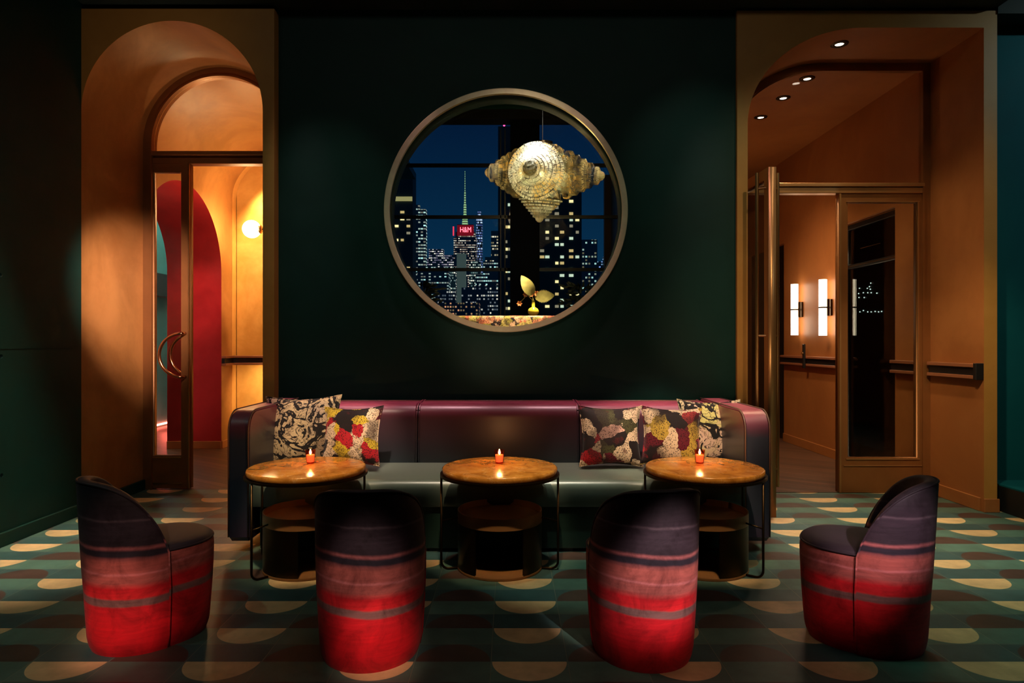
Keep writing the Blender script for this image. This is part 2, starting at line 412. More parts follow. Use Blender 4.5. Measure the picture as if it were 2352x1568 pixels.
# vaulted ceiling of the corridor
bm = bmesh.new(); prev = None
prof = [(-3.40, 3.0)]+[(-3.40+.75-.75*math.cos(t*PI/2/16), 3.0+.62*math.sin(t*PI/2/16)) for t in range(17)]+[(-2.0, 3.62), (-1.52, 3.62)]
prof = prof+[(-1.52, 3.75), (-3.5, 3.75), (-3.5, 3.0)]
bm = poly([prof], 5.76, 8.0)
struct('ceiling_corridor_left', bm, ORANGE, auto=math.radians(30))
# sea green room beyond the red arch
struct('wall_green_room', B((-5.35, 5.0, 0), (-5.2, 10.6, 3.9)), TEALR)
struct('wall_green_room_end', B((-5.2, 10.5, 0), (-4.04, 10.6, 3.9)), TEALR)
struct('wall_green_room_near', B((-5.2, 5.0, 0), (-4.04, 5.1, 3.9)), TEALR)
struct('wall_green_room_side', B((-4.04, 8.4, 0), (-3.94, 10.5, 3.9)), TEALR)
struct('ceiling_green_room', B((-5.35, 5.0, 3.9), (-1.52, 10.6, 4.0)), TEALR)
struct('trim_6', B((-5.2, 9.3, 1.93), (-5.08, 10.5, 2.26)), BLACK)
tag(meshobj('light_strip', B((-5.2, 8.4, .03), (-5.17, 10.4, .05)), emit('red_led', (1, .12, .08), 30)), 'glowing red light strip low on the far green wall beyond the crimson arch', 'light')
bs = B((-3.40, 7.71, 0), (-3.385, 8.0, .09), .003, 1); box(bs, (-4.04, 7.695, 0), (-3.40, 7.71, .09), .003, 1)
struct('baseboard_corridor_left', bs, RUST)

def rail(name, label, a, b, end=False):
    """double strip rail running from a to b (x,y) with its inner side to the wall; strips are parts"""
    t = thing(name, label, 'handrail', ((a[0]+b[0])/2, (a[1]+b[1])/2, 0))
    ax = Vector((b[0]-a[0], b[1]-a[1], 0)); L = ax.length
    t.rotation_euler = (0, 0, math.atan2(ax.y, ax.x))
    meshobj('strip', B((-L/2, -.001, 1.066), (L/2, .052, 1.094), .003, 1), RAILM, t)
    meshobj('strip', B((-L/2, -.001, .980), (L/2, .052, 1.006), .003, 1), RAILM, t)
    meshobj('channel', B((-L/2, -.001, 1.006), (L/2, .035, 1.066)), BLACK, t)
    if end: meshobj('end_cap', B((-L/2-.03, -.001, .975), (-L/2+.004, .058, 1.099), .003, 1), BLACK, t)
    return t
RAILM = simple('copper_leather_strip', (.30, .11, .05), .4)
rail('wall_rail', 'short double strip rail on the orange wall beside the crimson arch', (-3.40, 8.0), (-3.40, 7.715)).rotation_euler = (0, 0, -PI/2)
r_ = rail('wall_rail', 'double strip rail across the golden arched niche', (-3.39, 7.999), (-1.63, 7.999)); r_.rotation_euler = (0, 0, PI)

# globe lamp
t = thing('globe_wall_lamp', 'white glowing glass globe wall lamp before the golden niche', 'lamp', (0, 0, 0))
gp = at(578, 526, 7.7)
bm = bmesh.new(); bmesh.ops.create_uvsphere(bm, u_segments=32, v_segments=20, radius=.105, matrix=Matrix.Translation(gp))
meshobj('globe', bm, emit('lit_opal_glass', (1, .80, .50), 9), t, smooth=True)
bm = lathe(bmesh.new(), [(0, 0), (.05, 0), (.055, .02), (.03, .035), (0, .035)], 24, gp+Vector((.088, 0, 0)), mat=Matrix.Rotation(PI/2, 4, 'Y'))
meshobj('holder', bm, BRASS, t, smooth=True)
meshobj('arm', tube(bmesh.new(), [gp+Vector((.11, 0, 0)), gp+Vector((.45, 0, 0)), gp+Vector((.50, .05, 0)), gp+Vector((.50, .42, 0))], .008), BRASS, t, smooth=True)
meshobj('wall_plate', tube(bmesh.new(), [gp+Vector((.50, .39, 0)), gp+Vector((.50, .42, 0))], .05, 24), BRASS, t)

# left door set
d = bpy.data.objects.new('door_1', None); COL.objects.link(d); d['kind'] = 'structure'
D0, D1 = 5.56, 5.66
fr = [(CX-CR, 0)]+archpath(CX, CR, CS)[1:-1]+[(CX+CR, 0), (CX+CR-.065, 0)]+list(arc(CX, CS, CR-.065, 0, 180, 48))+[(CX-CR+.065, 0)]
meshobj('frame', poly([fr], D0, D1), BRONZE, d, auto=math.radians(30))
fr = [(CX-CR+.066, 0)]+[(CX-(CR-.066)*math.cos(t*PI/48), CS+(CR-.066)*math.sin(t*PI/48)) for t in range(49)]+[(CX+CR-.066, 0), (CX+CR-.078, 0)]+list(arc(CX, CS, CR-.078, 0, 180, 48))+[(CX-CR+.078, 0)]
meshobj('beading', poly([fr], D0-.012, D0+.03), BRONZE, d, auto=math.radians(30))
bm = B((-3.055, D0-.01, 2.845), (CX+CR-.065, D1, 2.881), .004, 1); box(bm, (-3.055, D0+.01, 2.777), (CX+CR-.065, D1, 2.83), .004, 1)
box(bm, (-3.055, D0+.03, 2.82), (CX+CR-.065, D1, 2.85))
meshobj('transom_bar', bm, BRONZE, d)
meshobj('transom_glass', poly([[(-3.04, 2.88)]+[(CX-.59*math.cos(t*PI/48), CS+.59*math.sin(t*PI/48)) for t in range(49)]+[(-1.87, 2.88)]], 5.605, 5.613), GLASS, d)
leaf = poly([rect(-3.054, 0.01, -2.725, 2.777), rect(-3.040, .287, -2.80, 2.706)], D0+.01, D0+.07)
lf = meshobj('leaf', leaf, BRONZE, d)
bm = B((-2.735, D0-.002, .01), (-2.725, D0+.012, 2.777)); box(bm, (-3.04, D0, .268), (-2.80, D0+.01, .28)); box(bm, (-3.04, D0, .05), (-2.79, D0+.01, .058))
meshobj('edge_strip', bm, BRASS, d)
meshobj('pane', B((-3.04, D0+.035, .287), (-2.80, D0+.043, 2.706)), GLASS, d)
for sgn, yy in ((1, D0-.05), (-1, D0+.13)):
    pts = [(-2.765, D0+.01 if sgn > 0 else D0+.07, 1.33), (-2.765, yy, 1.33)]
    pts += [(-2.765-.19*math.sin(a*PI/20), yy, 1.145+.185*math.cos(a*PI/20)) for a in range(21)]
    pts += [(-2.765, D0+.01 if sgn > 0 else D0+.07, .96)]
    meshobj('pull_handle', tube(bmesh.new(), pts, .013, 12), simple('copper_pull', (.62, .26, .12), .22, 1), d, smooth=True)

# ------------------------------------------------------------------ right corridor
struct('floor_corridor_right', B((1.5, 5.60, -.1), (5.2, 10.4, 0)), WOOD)
struct('trim_7', B((1.76, 5.45, -.002), (3.5, 5.60, .004)), WOOD)
wr = [(5.45, 0), (5.93, 0), (5.93, 2.49), (6.93, 2.49), (6.93, 0), (8.33, 0), (8.33, 2.52), (9.6, 2.52), (9.6, 0), (10.4, 0), (10.4, 3.9), (5.45, 3.9)]
struct('wall_corridor_right', poly([wr], 3.502, 3.65, 'X'), RUST)
struct('wall_corridor_far', B((1.5, 10.3, 0), (3.50, 10.4, 3.9)), RUST)
struct('wall_corridor_near_side', B((1.60, 5.45, 0), (1.70, 10.3, 3.9)), RUST)
struct('ceiling_corridor_right', B((1.70, 5.45, 3.575), (3.502, 10.3, 3.75)), RUST)
bs = B((3.486, 6.93, 0), (3.504, 8.33, .10), .003, 1); box(bs, (3.486, 5.50, 0), (3.504, 5.93, .10), .003, 1)
struct('baseboard_corridor_right', bs, RUST)
t = rail('wall_rail', 'double strip rail on the right reveal beside the glass sidelight', (3.502, DR+.03), (3.502, 5.40), True); t.rotation_euler = (0, 0, PI/2)
rail('wall_rail', 'double strip rail seen through the glass sidelight beside the dark doorway', (3.502, 5.51), (3.502, 5.93))
r_ = rail('wall_rail', 'double strip rail on the far wall under the two glowing sconces', (3.502, 6.93), (3.502, 8.33))
# a latch on that rail
t = thing('wall_latch', 'small dark upright latch plate crossing the rail under the sconces', 'latch')
meshobj('plate', B((3.425, 7.60, .955), (3.448, 7.64, 1.235), .004, 1), BLACK, t)
meshobj('knob', tube(bmesh.new(), [(3.41, 7.62, 1.13), (3.43, 7.62, 1.13)], .014), BRASS, t)
# dark glazed door, then a black panel darkening the open far doorway
d = bpy.data.objects.new('door_3', None); COL.objects.link(d); d['kind'] = 'structure'
meshobj('frame', poly([rect(5.935, .005, 6.925, 2.485), rect(5.985, .06, 6.875, 2.02), rect(5.985, 2.06, 6.875, 2.43)], 3.55, 3.60, 'X'), BLACK, d)
meshobj('pane', B((3.572, 5.985, .06), (3.580, 6.875, 2.43)), GLASSF, d)
bm = B((3.546, 5.955, 2.04), (3.551, 6.905, 2.046)); box(bm, (3.546, 5.936, 2.474), (3.551, 6.924, 2.482)); box(bm, (3.546, 6.25, 2.20), (3.551, 6.6, 2.206))
meshobj('edge_strip', bm, BRASS, d)
d = bpy.data.objects.new('dark_opening', None); COL.objects.link(d); d['kind'] = 'structure'
meshobj('panel', B((3.56, 8.335, .005), (3.60, 9.595, 2.515)), BLACK, d)  # black sheet stands in for the darkness of the open doorway
# dark lounge behind door_3; glowing beads stand in for reflected city lights
struct('wall_dark_lounge', B((5.42, 5.25, 0), (5.52, 10.4, 3.2)), simple('near_black', (.012, .016, .018), .6))
struct('wall_dark_lounge_near', B((3.65, 5.21, 0), (5.42, 5.25, 3.2)), simple('near_black_2', (.010, .012, .012), .6))
struct('wall_dark_lounge_end', B((3.65, 10.3, 0), (5.42, 10.4, 3.2)), simple('near_black_3', (.010, .012, .012), .6))
struct('ceiling_dark_lounge', B((3.65, 5.25, 3.2), (5.52, 10.4, 3.3)), BLACK)
struct('floor_dark_lounge', B((5.2, 5.2, -.1), (5.52, 10.4, 0)), WOOD)
PT = emit('reflection_glow', (.85, 1, .95), 2.5)  # emission imitating reflections in the glass, no lamps here
def onwall(u, v, X=5.415):
    D = X*F/(u-U0); return Vector((X, D, H-(v-V0)*D/F))
for u, v in ((1974, 662), (1972, 674), (1973, 683), (1983, 672), (1997, 658), (2000, 650), (1992, 662), (1999, 664), (1993, 672), (2001, 672), (2014, 673), (1985, 683), (1975, 716), (1983, 713), (1993, 716), (2001, 716), (2010, 715), (2018, 716), (2025, 715)):
    p = onwall(u, v)
    bm = bmesh.new(); bmesh.ops.create_uvsphere(bm, u_segments=8, v_segments=6, radius=.009, matrix=Matrix.Translation(p))
    tag(meshobj('reflected_dot', bm, PT), 'tiny glowing bead standing in for a city light reflected in the dark glass doorway', 'light', 'beads standing in for reflections in the dark doorway')

# right door set
d = bpy.data.objects.new('door_2', None); COL.objects.link(d); d['kind'] = 'structure'
E0, E1 = 5.43, 5.50
def rinset(k):
    return [(1.759+k, 0)]+[(1.759+.86-(.86-k)*math.cos(t*PI/80), 2.86+(.715-k)*math.sin(t*PI/80)) for t in range(41)]+[(3.502-k, 3.575-k), (3.502-k, 0)]
meshobj('frame', poly([rinset(0)+list(reversed(rinset(.055)))], E0, E1), BRONZE, d, auto=math.radians(30))
meshobj('beading', poly([rinset(.058)+list(reversed(rinset(.07)))], E0-.012, E0+.02), BRONZE, d, auto=math.radians(30))
BRZL = simple('light_bronze', (.46, .24, .09), .36, .7, var=.2)
bm = B((1.815, E0-.02, 2.545), (3.445, E1, 2.576), .004, 1); box(bm, (1.815, E0-.008, 2.492), (3.445, E1, 2.54), .004, 1); box(bm, (1.815, E0+.012, 2.53), (3.445, E1-.01, 2.55))
meshobj('transom_bar', bm, BRZL, d)
meshobj('transom_glass', poly([rinset(.06)[1:-1]+[(3.44, 2.575), (1.82, 2.575)]], E0+.03, E0+.036), GLASS, d)
sl = meshobj('sidelight', poly([rect(2.743, .005, 3.446, 2.492), rect(2.816, .294, 3.400, 2.42)], E0+.005, E1-.005), BRONZE, d)
bm = B((2.743, E0-.006, .005), (2.757, E0+.006, 2.49)); box(bm, (2.80, E0-.004, .278), (3.41, E0+.006, .290)); box(bm, (2.78, E0-.004, .225), (3.43, E0+.006, .232)); box(bm, (2.80, E0-.004, 2.42), (3.41, E0+.006, 2.428)); box(bm, (3.396, E0-.004, .29), (3.404, E0+.006, 2.42))
meshobj('beading', bm, BRZL, sl)
meshobj('pane', B((2.816, E0+.03, .294), (3.400, E0+.036, 2.42)), GLASSF, sl)
# swung-open leaf
lt = bpy.data.objects.new('leaf', None); COL.objects.link(lt); lt.parent = d
lt.location = (1.800, 5.42, 0); hx, hy = 1.812, 5.42; ex, ey = 1.852, 4.60
ang = math.atan2(ey-hy, ex-hx); LL = math.hypot(ex-hx, ey-hy); lt.location = (hx, hy, 0); lt.rotation_euler = (0, 0, ang)
meshobj('leaf_frame', poly([rect(0, .02, LL, 2.489), rect(.07, .10, LL-.07, 2.41)], -.028, .028), BRZL, lt)
meshobj('leaf_pane', B((.07, -.004, .10), (LL-.07, .004, 2.41)), GLASSF, lt)
for s in (-1, 1):
    yy = s*.075
    bm = tube(bmesh.new(), [(LL-.08, yy, .22), (LL-.08, yy, 2.465)], .013, 12)
    for zz in (.35, 1.3, 2.35): tube(bm, [(LL-.08, yy, zz), (LL-.04, s*.02, zz)], .008, 8)
    meshobj('pull_bar', bm, BRASS, lt, smooth=False)

# downlights
DLT = emit('lit_downlight', (1, .82, .62), 14)
for i, (x, y, lb) in enumerate(((2.567, 5.08, 'recessed downlight in the right portal ceiling in front of the glass transom'), (2.62, 5.745, 'recessed downlight just behind the glass transom, nearest of the three there'), (2.60, 6.2, 'recessed downlight behind the transom, middle of the three in the corridor'), (2.59, 6.73, 'recessed downlight behind the transom, farthest down the corridor ceiling'))):
    t = thing('recessed_downlight', lb, 'ceiling light', (x, y, 3.575), group='recessed downlights of the right portal')
    meshobj('trim_ring', lathe(bmesh.new(), [(.032, -.001), (.034, -.010), (.064, -.006), (.066, 0), (.05, 0), (.032, -.001)], 32), DKBRONZE, t, smooth=True)
    meshobj('lens', lathe(bmesh.new(), [(0, -.004), (.031, -.004), (.032, -.001)], 24), DLT, t, smooth=True)
# sconces: two square-section tubes and a bracket each
for u, vv, lb in ((1825, 711, 'tall white glowing tube wall sconce, farther one beside the dark door opening'), (1890, 706, 'tall white glowing tube wall sconce, nearer one beside the glass sidelight')):
    D = 3.42*F/(u-U0)
    t = thing('tube_wall_sconce', lb, 'wall lamp', (3.42, D, H-(vv-V0)*D/F), group='glowing tube sconces in the right corridor')
    for s in (1, -1):
        bm = tube(bmesh.new(), [(0, 0, s*.008), (0, 0, s*.305)], .042, 24)
        meshobj('shade', bm, emit('lit_frosted_tube', (1, .78, .55), 7), t)
    meshobj('collar', tube(bmesh.new(), [(0, 0, -.008), (0, 0, .008)], .045, 24), DKBRONZE, t)
    bm = B((.012, -.012, -.1), (.082, .012, .1)); 
    meshobj('bracket', B((.02, -.06, -.09), (.045, -.045, .09), .002, 1), DKBRONZE, t)
    meshobj('back_plate', B((.06, -.05, -.09), (.081, .05, .09), .002, 1), DKBRONZE, t)

# ------------------------------------------------------------------ round window and the space behind it
RC = Vector((-.026, 0, 2.23))
d = bpy.data.objects.new('window_1', None); COL.objects.link(d); d['kind'] = 'structure'
bm = lathe(bmesh.new(), [(.860, -.030), (.898, -.030), (.902, -.026), (.902, -.001), (.860, -.001), (.860, -.030)], 128, (RC.x, DW, RC.z), mat=Matrix.Rotation(-PI/2, 4, 'X'))
bmesh.ops.recalc_face_normals(bm, faces=bm.faces)
meshobj('ring_frame', bm, BRASSF, d, auto=math.radians(40))
meshobj('pane', poly([arc(RC.x, RC.z, .863, 0, 356.25, 95)], DW+.12, DW+.126), glassy('round_pane', (.96, .97, .97), .5), d)
GX = 7.0
NB = simple('black_blue_plaster', (.010, .016, .018), .6)
struct('wall_window_bay_left', B((-1.50, DW+.2, 0), (-1.46, GX+.1, 4.6)), BLACKG)
struct('wall_window_bay_right', B((1.55, DW+.2, 0), (1.59, GX+.1, 4.6)), BLACKG)
struct('ceiling_window_bay', B((-1.46, DW+.2, 3.74), (1.55, GX+.1, 3.85)), BLACKG)
struct('floor_window_bay', B((-1.46, DW+.2, -.1), (1.49, GX+.1, 0)), WOOD)
struct('trim_8', B((-1.46, GX-.15, 3.60), (1.55, GX+.05, 3.74)), BLACK)
struct('trim_9', B((-1.46, GX-.30, 3.66), (1.55, GX-.26, 3.70)), GREEN)
d = bpy.data.objects.new('window_2', None); COL.objects.link(d); d['kind'] = 'structure'
for v in (378, 497, 618):
    z = H-(v-V0)*GX/F
    meshobj('mullion', B((-1.46, GX, z-.018), (1.55, GX+.05, z+.014)), BLACK, d)
    meshobj('mullion_edge', B((-1.46, GX-.004, z-.021), (1.55, GX+.0, z-.018)), simple('pale_edge', (.25, .25, .22), .3, 1), d)
meshobj('column', B(((1172-U0)*GX/F, GX-.12, 0), ((1238-U0)*GX/F, GX+.1, 3.6)), simple('black_column', (.003, .003, .0035), .95, 0, .05), d)
for u in (1150, 1160):
    x = (u-U0)*GX/F; meshobj('mullion', B((x-.006, GX, 1.4), (x+.006, GX+.05, 3.55)), simple('mullion_grey', (.035, .035, .035), .4), d)
meshobj('sill', B((-1.46, GX-.2, .0), (1.55, GX+.1, 1.46)), BLACK, d)
meshobj('pane', B((-1.46, GX+.02, 1.46), (1.55, GX+.028, 3.6)), GLASS, d)
# rose printed bench back
t = thing('printed_bench', 'bench back in rose printed fabric below the round window view', 'bench', (0, 5.30, 0))
meshobj('back', B((-.62, -.08, .6), (.60, .08, 1.468), .03, 4), BENCHF, t, smooth=True)
meshobj('seat', B((-.62, .08, .35), (.60, .50, .5), .03, 3), BENCHF, t, smooth=True)
meshobj('base', B((-.62, .0, 0), (.60, .48, .35)), BLACK, t)
for s in (-1, 1): pass

# ------------------------------------------------------------------ glass sculpture
def glass_mat(name, c1, c2, amb, freq, lo=.25):
    """ribbed cut glass: bright rings and dark grooves painted into the mix, with fine striations"""
    n = NT(name); o = n.obj(); X, Y, Z = n.xyz(o)
    r = n.math('SQRT', n.math('ADD', n.math('MULTIPLY', X, X), n.math('MULTIPLY', Y, Y)))
    an = n.math('ARCTAN2', Y, X)
    big, _ = n.noise(o, 7, 3, .6, .8)
    st, _ = n.noise(n.comb(n.math('MULTIPLY', an, 26), n.math('MULTIPLY', r, 30), n.math('MULTIPLY', Z, 14)), 1, 3)
    rg = n.math('FRACT', n.math('MULTIPLY', n.math('ADD', n.math('ADD', r, Z), n.math('MULTIPLY', big, .02)), freq))
    fz = n.math('MULTIPLY', n.smooth(n.math('ABSOLUTE', n.math('SUBTRACT', rg, .5)), .38, .20), n.smooth(st, .32, .60))
    r2 = n.math('FRACT', n.math('MULTIPLY', n.math('ADD', r, Z), freq*.27))
    fz = n.math('MULTIPLY', fz, n.math('ADD', n.math('MULTIPLY', n.smooth(n.math('ABSOLUTE', n.math('SUBTRACT', r2, .5)), .42, .22), .75), .12))  # some rings dimmed so bright and dark bands sit in the material
    fz = n.math('ADD', fz, n.math('MULTIPLY', n.smooth(big, .5, .7), lo))
    col = n.mix(n.smooth(n.noise(o, 4.5, 2)[0], .42, .60), c1, n.mix(n.smooth(st, .4, .6), c2, amb))
    tr = n.n('ShaderNodeBsdfTranslucent'); n.set(tr.inputs[0], col)
    df = n.n('ShaderNodeBsdfDiffuse'); n.set(df.inputs[0], col)
    fm = n.n('ShaderNodeMixShader'); fm.inputs[0].default_value = .4
    n.t.links.new(tr.outputs[0], fm.inputs[1]); n.t.links.new(df.outputs[0], fm.inputs[2])
    tp = n.n('ShaderNodeBsdfTransparent'); n.set(tp.inputs[0], (.62, .60, .50))
    m1 = n.n('ShaderNodeMixShader'); n.set(m1.inputs[0], fz)
    n.t.links.new(tp.outputs[0], m1.inputs[1]); n.t.links.new(fm.outputs[0], m1.inputs[2])
    gl = n.n('ShaderNodeBsdfGlossy'); gl.inputs['Roughness'].default_value = .10
    n.set(gl.inputs['Normal'], n.bump(n.math('ADD', st, n.math('MULTIPLY', rg, .5)), .7, .01))
    lw_ = n.n('ShaderNodeLayerWeight'); lw_.inputs[0].default_value = .5
    m2 = n.n('ShaderNodeMixShader'); n.set(m2.inputs[0], n.math('ADD', n.math('MULTIPLY', n.math('POWER', lw_.outputs[1], 2.0), .6), .10))
    n.t.links.new(m1.outputs[0], m2.inputs[1]); n.t.links.new(gl.outputs[0], m2.inputs[2])
    n.t.links.new(m2.outputs[0], n.out.inputs[0]); return n.m
CRYS = glass_mat('crystal_glass', (.90, .95, .88), (.85, .88, .75), (.85, .55, .15), 24, .1)
AMBR = glass_mat('amber_glass', (.75, .62, .30), (.45, .42, .25), (.90, .50, .08), 15, .6)
BODYG = glass_mat('body_glass', (.55, .62, .50), (.55, .45, .2), (.80, .45, .08), 12, .15)
SD = 5.75
sc_ = at(1246, 400, SD)
t = thing('glass_lantern', 'large hanging crystal glass lantern with stepped cones and concentric rings', 'lamp', sc_)
Rb = Matrix.Rotation(math.radians(-17), 4, 'Z') @ Matrix.Rotation(math.radians(6), 4, 'Y') @ Matrix.Rotation(math.radians(7), 4, 'X')
a = .235
def stepped(r0, r1, h, n, bulge=.35):
    pr = [(r0, 0)]; 
    for i in range(n):
        ra = r0+(r1-r0)*i/n; rb = r0+(r1-r0)*(i+1)/n; z0 = h*i/n; z1 = h*(i+1)/n
        pr += [(ra, z0+(z1-z0)*.45), (ra*.97+rb*.03, z0+(z1-z0)*.75), (rb+(ra-rb)*.25, z1-(z1-z0)*.02), (rb, z1)]
    pr += [(r1*.8, h+r1*.5), (r1*.4, h+r1*.85), (0, h+r1*.95)]
    return pr
# truncated body
bm = bmesh.new(); bmesh.ops.create_cube(bm, size=2*a)
bmesh.ops.bevel(bm, geom=list(bm.edges), offset=a*.38, segments=2, affect='EDGES')
bmesh.ops.transform(bm, matrix=Rb, verts=bm.verts)
meshobj('body', bm, BODYG, t)
def cone(direc, prof, mat, name):
    q = Vector((0, 0, 1)).rotation_difference(Vector(direc)).to_matrix().to_4x4()
    bm = lathe(bmesh.new(), prof, 64)
    bmesh.ops.recalc_face_normals(bm, faces=bm.faces)
    o = meshobj(name, bm, mat, t, auto=math.radians(35)); o.matrix_local = Rb @ Matrix.Translation(Vector(direc)*a*.9) @ q
    return o
cone((1, 0, 0), stepped(.205, .045, .30, 5), AMBR, 'stepped_cone')
cone((-1, 0, 0), stepped(.215, .05, .28, 5), AMBR, 'stepped_cone')
cone((0, 0, -1), stepped(.195, .04, .17, 7), CRYS, 'stepped_cone')
cone((0, -1, 0), stepped(.245, .055, .19, 7), CRYS, 'lens_rings')
cone((0, 0, 1), [(.12, 0), (.12, .02), (.07, .05), (.07, .07), (0, .07)], DKBRONZE, 'cap')
q = Rb @ Vector((0, -(a*.9+.19), 0))
bm = bmesh.new(); bmesh.ops.create_uvsphere(bm, u_segments=32, v_segments=16, radius=.062, matrix=Matrix.Translation(q)); meshobj('lens', bm, CRYS, t, smooth=True)
bm = bmesh.new()
for k, (dx, dz) in enumerate(((0, 0),)):
    bmesh.ops.create_uvsphere(bm, u_segments=12, v_segments=8, radius=.022, matrix=Matrix.Translation(Rb @ Vector((dx, -.02, dz))))
meshobj('bulb', bm, emit('lantern_bulb', (1, .80, .42), 16), t, smooth=True)
meshobj('chain', tube(bmesh.new(), [(0, 0, a), (0, 0, 3.74-sc_.z)], .004), BLACK, t)

# ------------------------------------------------------------------ vase with leaves
def leafmesh(bm, root, tip, width, fold=.3, n=12, side=Vector((0, -1, 0)), rip=0):
    root, tip = Vector(root), Vector(tip); ax = tip-root; L = ax.length; ax.normalize()
    w = ax.cross(side).normalized(); rows = []
    for i in range(n+1):
        s = i/n; c = root+ax*L*s+side*(.12*L*math.sin(s*PI)); hw = width*math.sin(PI*min(1, s**.8))**.8*(1-rip*(i % 2))
        rows.append([bm.verts.new(c-w*hw+side*fold*hw*.5), bm.verts.new(c), bm.verts.new(c+w*hw+side*fold*hw*.5)])
    for i in range(n):
        for k in range(2):
            bm.faces.new((rows[i][k], rows[i][k+1], rows[i+1][k+1], rows[i+1][k]))
VD = 5.30
t = thing('leaf_vase', 'small round yellow glass vase with two broad leaves and orange blossom', 'vase', (0, 0, 0))
vb = at(1225, 724, VD); vb.z = 1.468
AMB2 = NT('yellow_glass'); AMB2.bsdf((.75, .55, .04), .12, 0, .6, emis=None); AMB2 = AMB2.m
bm = lathe(bmesh.new(), [(0, 0), (.02, 0), (.042, .018), (.046, .038), (.038, .058), (.014, .072), (.012, .12), (.016, .125)], 32, vb)
meshobj('vase_body', bm, AMB2, t, smooth=True)
LEAF = simple('olive_gold_leaf', (.36, .30, .07), .45, var=.5, scale=30)
bm = bmesh.new(); tp = vb+Vector((0, 0, .12)); 
leafmesh(bm, tp+Vector((0, 0, .04)), at(1197, 632, VD), .05); o_ = meshobj('leaf', bm, LEAF, t, smooth=True)
bm = bmesh.new(); leafmesh(bm, tp+Vector((0.01, 0, .03)), at(1274, 678, VD), .055, rip=.22, n=26); meshobj('leaf', bm, LEAF, t, smooth=True)
bm = tube(bmesh.new(), [tp, tp+Vector((-.01, 0, .06))], .004); tube(bm, [tp, tp+Vector((-.05, 0, .05)), at(1194, 695, VD)], .003)
meshobj('stem', bm, LEAF, t)
bm = bmesh.new()
for c in (at(1220, 676, VD), at(1207, 676, VD), at(1193, 697, VD), at(1232, 674, VD)):
    for k in range(6):
        an = k*PI/3; leafmesh(bm, c, c+Vector((math.cos(an)*.024, -.008, math.sin(an)*.024)), .009, n=4)
meshobj('blossom', bm, simple('orange_blossom', (.65, .20, .04), .5), t, smooth=True)

# dark shrubs either side of the window view
SHR = simple('dark_foliage', (.03, .035, .012), .6, var=.6, scale=20)
for (u, v, n_, lb) in ((952, 700, 120, 'dark leafy shrub at the lower left edge of the round window view'), (1348, 690, 130, 'dark leafy shrub at the lower right edge of the round window view')):
    c = at(u, v, 6.4); c.z = 1.47
    t = thing('potted_shrub', lb, 'shrub', (c.x, c.y, 1.46-.0), group=None)
    bm = bmesh.new()
    for k in range(n_):
        r = .05+.17*random.random(); an = random.random()*2*PI; z = .08+.26*random.random()
        p = Vector((r*math.cos(an)*.9, r*math.sin(an)*.5, z+.06)); dr = Vector((math.cos(an), math.sin(an)*.4, random.random()*1.2-.3)).normalized()
        leafmesh(bm, p, p+dr*.085, .012, n=4)
    meshobj('foliage', bm, SHR, t)
    bm = bmesh.new()
    for k in range(7):
        an = k*.9; tube(bm, [(0, 0, .03), (.1*math.cos(an), .05*math.sin(an), .3)], .004, 6)
    meshobj('stem', bm, SHR, t)
    meshobj('pot', lathe(bmesh.new(), [(0, 0), (.05, 0), (.065, .08), (.055, .08), (0, .07)], 20), BLACK, t)
    t.location.y = GX-.1 - .0

# ------------------------------------------------------------------ city
def citymat(name, dx, dz, wf, hf, dens, c1, c2, strength, base=(.10, .19, .22), rowdens=0):  # base teal raised so the facades carry the city haze
    n = NT(name); X, Y, Z = n.xyz(n.pos())
    xs = n.math('DIVIDE', n.math('ADD', X, Y), dx); zs = n.math('DIVIDE', Z, dz)
    cx, cz = n.math('FLOOR', xs), n.math('FLOOR', zs)
    fx, fz = n.math('FRACT', xs), n.math('FRACT', zs)
    inw = n.math('MULTIPLY', n.math('LESS_THAN', n.math('ABSOLUTE', n.math('SUBTRACT', fx, .5)), wf/2), n.math('LESS_THAN', n.math('ABSOLUTE', n.math('SUBTRACT', fz, .5)), hf/2))
    wn = n.n('ShaderNodeTexWhiteNoise', noise_dimensions='3D'); n.set(wn.inputs['Vector'], n.comb(cx, cz, 0))
    rn = n.n('ShaderNodeTexWhiteNoise', noise_dimensions='3D'); n.set(rn.inputs['Vector'], n.comb(n.math('FLOOR', n.math('DIVIDE', cx, 5)), cz, 7.3))
    lit = n.math('LESS_THAN', n.math('ADD', n.math('MULTIPLY', wn.outputs[0], 1-rowdens), n.math('MULTIPLY', rn.outputs[0], rowdens)), dens)
    cr = n.n('ShaderNodeTexWhiteNoise', noise_dimensions='3D'); n.set(cr.inputs['Vector'], n.comb(cx, cz, 3.1))
    c = n.mix(cr.outputs[0], c1, c2)
    s = n.math('MULTIPLY', n.math('MULTIPLY', inw, lit), n.math('MULTIPLY', n.math('ADD', n.math('POWER', cr.outputs[0], 2.0), .15), strength*.75))
    n.bsdf(base, .4, emis=c, estr=s); return n.m
YW, WH, BL, TL = (1, .80, .35), (1, .95, .75), (.25, .4, 1), (.45, .9, .85)
def cbox(bm, u0, u1, v0, D, depth=None, v1=None):
    a_ = at(u0, v0, D); b_ = at(u1, v0, D); z0 = -20 if v1 is None else at(0, v1, D).z
    box(bm, (a_.x, D, z0), (b_.x, D+(depth or (b_.x-a_.x)*.8), a_.z)); return bm
def tower(label, steps, D, mat, parts=()):
    t = thing('office_tower', label, 'building', (0, 0, 0))
    bm = bmesh.new()
    for i, (u0, u1, v0) in enumerate(steps): cbox(bm, u0, u1, v0, D+i*.05*D/100)
    meshobj('tower_body', bm, mat, t)
    return t
CM = {}
def cm(k, D, pxw, pxh, *a, **kw):
    return citymat(k, pxw*D/F, pxh*D/F, *a, **kw)
random.seed(3)
